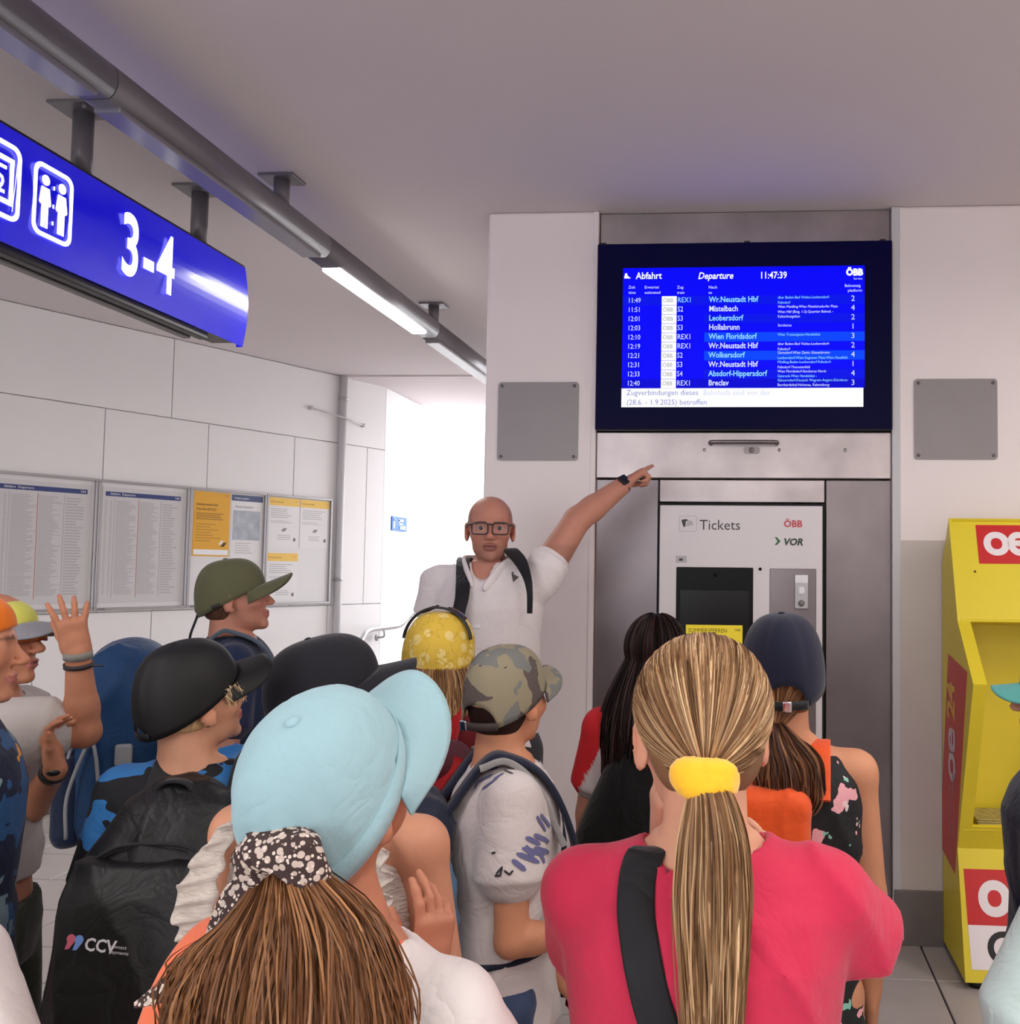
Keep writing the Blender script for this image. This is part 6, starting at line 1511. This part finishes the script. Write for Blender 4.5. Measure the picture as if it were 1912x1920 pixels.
vb=Pack(pn_,'orange_backpack','small orange backpack over the black flamingo dress',(0,-.16,pn_.zs-.36))
vb.sdf('bag_body',[rbox((-.02,-.135,pn_.zs-.13),(.075,.045,.125),.03)],cloth('bag_orange',(226,84,30),.6),disp=fold(.003,24,.1),step=.008)
for x in (-1,1):
    sx=x*.07; vb.ribbon('shoulder_strap',[(sx,-.125,pn_.zs-.03),(sx,-.07,pn_.zs+.04),(sx,-.01,pn_.zs+.062),(sx,.06,pn_.zs+.03),(sx*1.1,.10,pn_.zs-.07),(sx*1.6,.05,pn_.zs-.22)],(1,0,0),.04,.008,cloth('bag_orange',(226,84,30),.6),28)
vb.sdf('zip_pull',[rbox((-.06,-.19,pn_.zs-.16),(.014,.003,.003),.001)],M_chrome,step=.003)

# ------------------------------------------------------------------ boy at the left edge raising his hand
ph_=Person('person in grey visor cap raising a hand with wrist bands beside the timetable',-8,1106,2.22,-78,head=(-4,4,0),hat=.012,skin=(190,128,98))
e1=ph_.pix(157,1372,2.20); h1=ph_.pix(146,1226,2.16); f1=ph_.pix(128,1140,2.14)
ph_.arm(1,hand=h1,elbow=e1,hd=nrm(f1-h1),pn=nrm(ph_.loc(P(128,1140,2.9))-ph_.loc(P(128,1140,2.14))),pose=[(.12,.2,.15),(.10,.15,.1),(.18,.15,.1),(.02,.12,.1)],hs=.145,fine=True,spread=.20,thumb=1,th=(.35,.9))
e2=ph_.pix(40,1540,2.30); h2=ph_.pix(104,1442,2.12)
ph_.arm(-1,hand=h2,elbow=e2,hd=nrm(ph_.pix(95,1385,2.12)-h2),pn=nrm((0,0.3,1)),pose=[(.5,.6,.3)]*4,hs=.145,fine=True,thumb=-1)
ph_.body(eyes=(0,1,.1),brows=(80,56,40))
M_gtee=cloth('tee_pale_grey',(186,178,174)); ph_.shirt(M_gtee,f=1.08,hem=.53,sleeve=.68,slr=1.7,slend=2.1,amp=.004)
ph_.trousers(cloth('shorts_olive',(58,62,50)),.27,'shorts'); ph_.shoes(mat('shoe_grey',(120,118,116),.6)); ph_.hair_cap((56,40,32),back=-.06,grow=-.006)
ph_.cap_hat(cloth('cap_lime',(206,204,96)),ztop=.100,z0f=.034,z0b=-.02,brim=.085,brim_w=60,droop=.012,curve=.02,mb=cloth('visor_grey',(132,130,138),.7))
a=np.linspace(-1.25,1.25,25); G=np.array([[ph_.hp((.076*math.sin(t)*1.0,.054+.064*math.cos(t),z0+(.002 if abs(t)<.2 else 0))) for t in a] for z0 in (-.012,.008,.024)])
cc=np.zeros(G.shape); cc[0]=lin(200,40,30); cc[1]=lin(226,150,40); cc[2]=lin(150,60,40)
sgl=grid_obj('sunglasses',G[::-1],mat('lens_mirror_red',(220,70,40),.12,attr='Col',metal=.3),ph_.e,thick=.003,cols=cc)
for t,r,w,m,nm in ((.99,.0255,.016,cloth('band_grey',(140,136,130)),'wrist_band'),(.86,.0265,.010,mat('band_dark',(52,44,48),.6),'wrist_band')): band(ph_,e1,h1,t,r,w,m,nm,th=.004)
V_,F_=tube_mesh([smooth_path([h1+(h1-e1)*-.14+np.array([.02,.03,0]),h1+(h1-e1)*-.14+np.array([.02,.06,.0])],6)],[.002],5); mesh_obj('band_cord',V_,F_,M_black,ph_.e)
wb,R_,c=band(ph_,e2,h2,.95,.024,.02,M_watch,'wristwatch',th=.004)
sdf_obj('watch_face',[ell(c+nrm(ph_.loc(CAMP)-c)*.026,(.016,.016,.010))],M_watch,wb,.003)

# ------------------------------------------------------------------ boy at the left edge in the orange cap
pl_=Person('person in orange cap and dark blue patterned shirt beside the raised hand',-74,1100,1.78,-54,head=(-4,2,0),hat=.012,skin=(196,134,104),H=None)
pl_.arm(1); pl_.arm(-1); pl_.body(brows=(90,60,44))
M_bl=pattern('shirt_blue_pattern',(18,26,52),[((36,76,120),'blobs',13,.54,None),((226,150,40),'blobs',9,.68,None),((120,140,150),'blobs',17,.67,None)])
pl_.shirt(M_bl,f=1.15,sleeve=.75,hem=.40); pl_.trousers(cloth('shorts_navy',(20,22,40)),.25,'shorts'); pl_.shoes(mat('shoe_black',(24,24,26),.6)); pl_.hair_cap((70,48,36),back=-.06,grow=-.006)
pl_.cap_hat(cloth('cap_orange',(232,120,30)),ztop=.112,z0f=.04,z0b=-.03,brim=0)

# ------------------------------------------------------------------ cut-off figures at the right and bottom edges
pr1=Person('person in teal cap and navy shirt in front of the yellow newspaper box',1995,1205,2.25,62,head=(10,0,0),hat=.012,skin=(204,148,122))
pr1.arm(1); pr1.arm(-1); pr1.body()
pr1.shirt(cloth('shirt_midnight',(18,18,40)),f=1.35,sleeve=.9,slr=1.9,slend=2.3); pr1.trousers(cloth('trousers_dark',(52,50,54)),.05); pr1.shoes(mat('shoe_grey',(120,118,116),.6)); pr1.hair_cap((84,60,44),back=-.07,grow=-.006)
pr1.cap_hat(cloth('cap_teal',(86,158,150)),ztop=.128,z0f=.02,z0b=-.03,brim=.065,brim_w=62,droop=.008,curve=.02)
pr2=Person('person in pale mint tee standing near the yellow newspaper box',2205,1345,1.45,12,hat=0,skin=(204,148,122),H=1.43)
pr2.arm(1); pr2.arm(-1,elbow=pr2.shoulder(-1)+np.array([-.085,.0,-.21])); pr2.body()
pr2.shirt(cloth('tee_mint',(196,220,216),var=.03),f=1.22,sleeve=.86,slr=1.7,slend=2.3,amp=.004); pr2.trousers(cloth('shorts_grey',(90,92,96)),.27,'shorts'); pr2.shoes(mat('shoe_white',(210,208,206),.6)); pr2.hair_cap((70,48,36),back=-.08)
pr3=Person('person in plain white tee standing beside the large black backpack',-190,1420,1.36,-4,hat=0,skin=(204,148,122),H=1.29)
pr3.arm(1,elbow=pr3.shoulder(1)+np.array([.065,.0,-.21])); pr3.arm(-1); pr3.body()
pr3.shirt(cloth('tee_white',(234,226,224),var=.02),f=1.2,sleeve=.80,slr=1.8,slend=2.4,amp=.004); pr3.trousers(cloth('shorts_dark',(40,44,40)),.27,'shorts'); pr3.shoes(mat('shoe_grey',(120,118,116),.6)); pr3.hair_cap((90,64,46),back=-.08)

flush_texts()
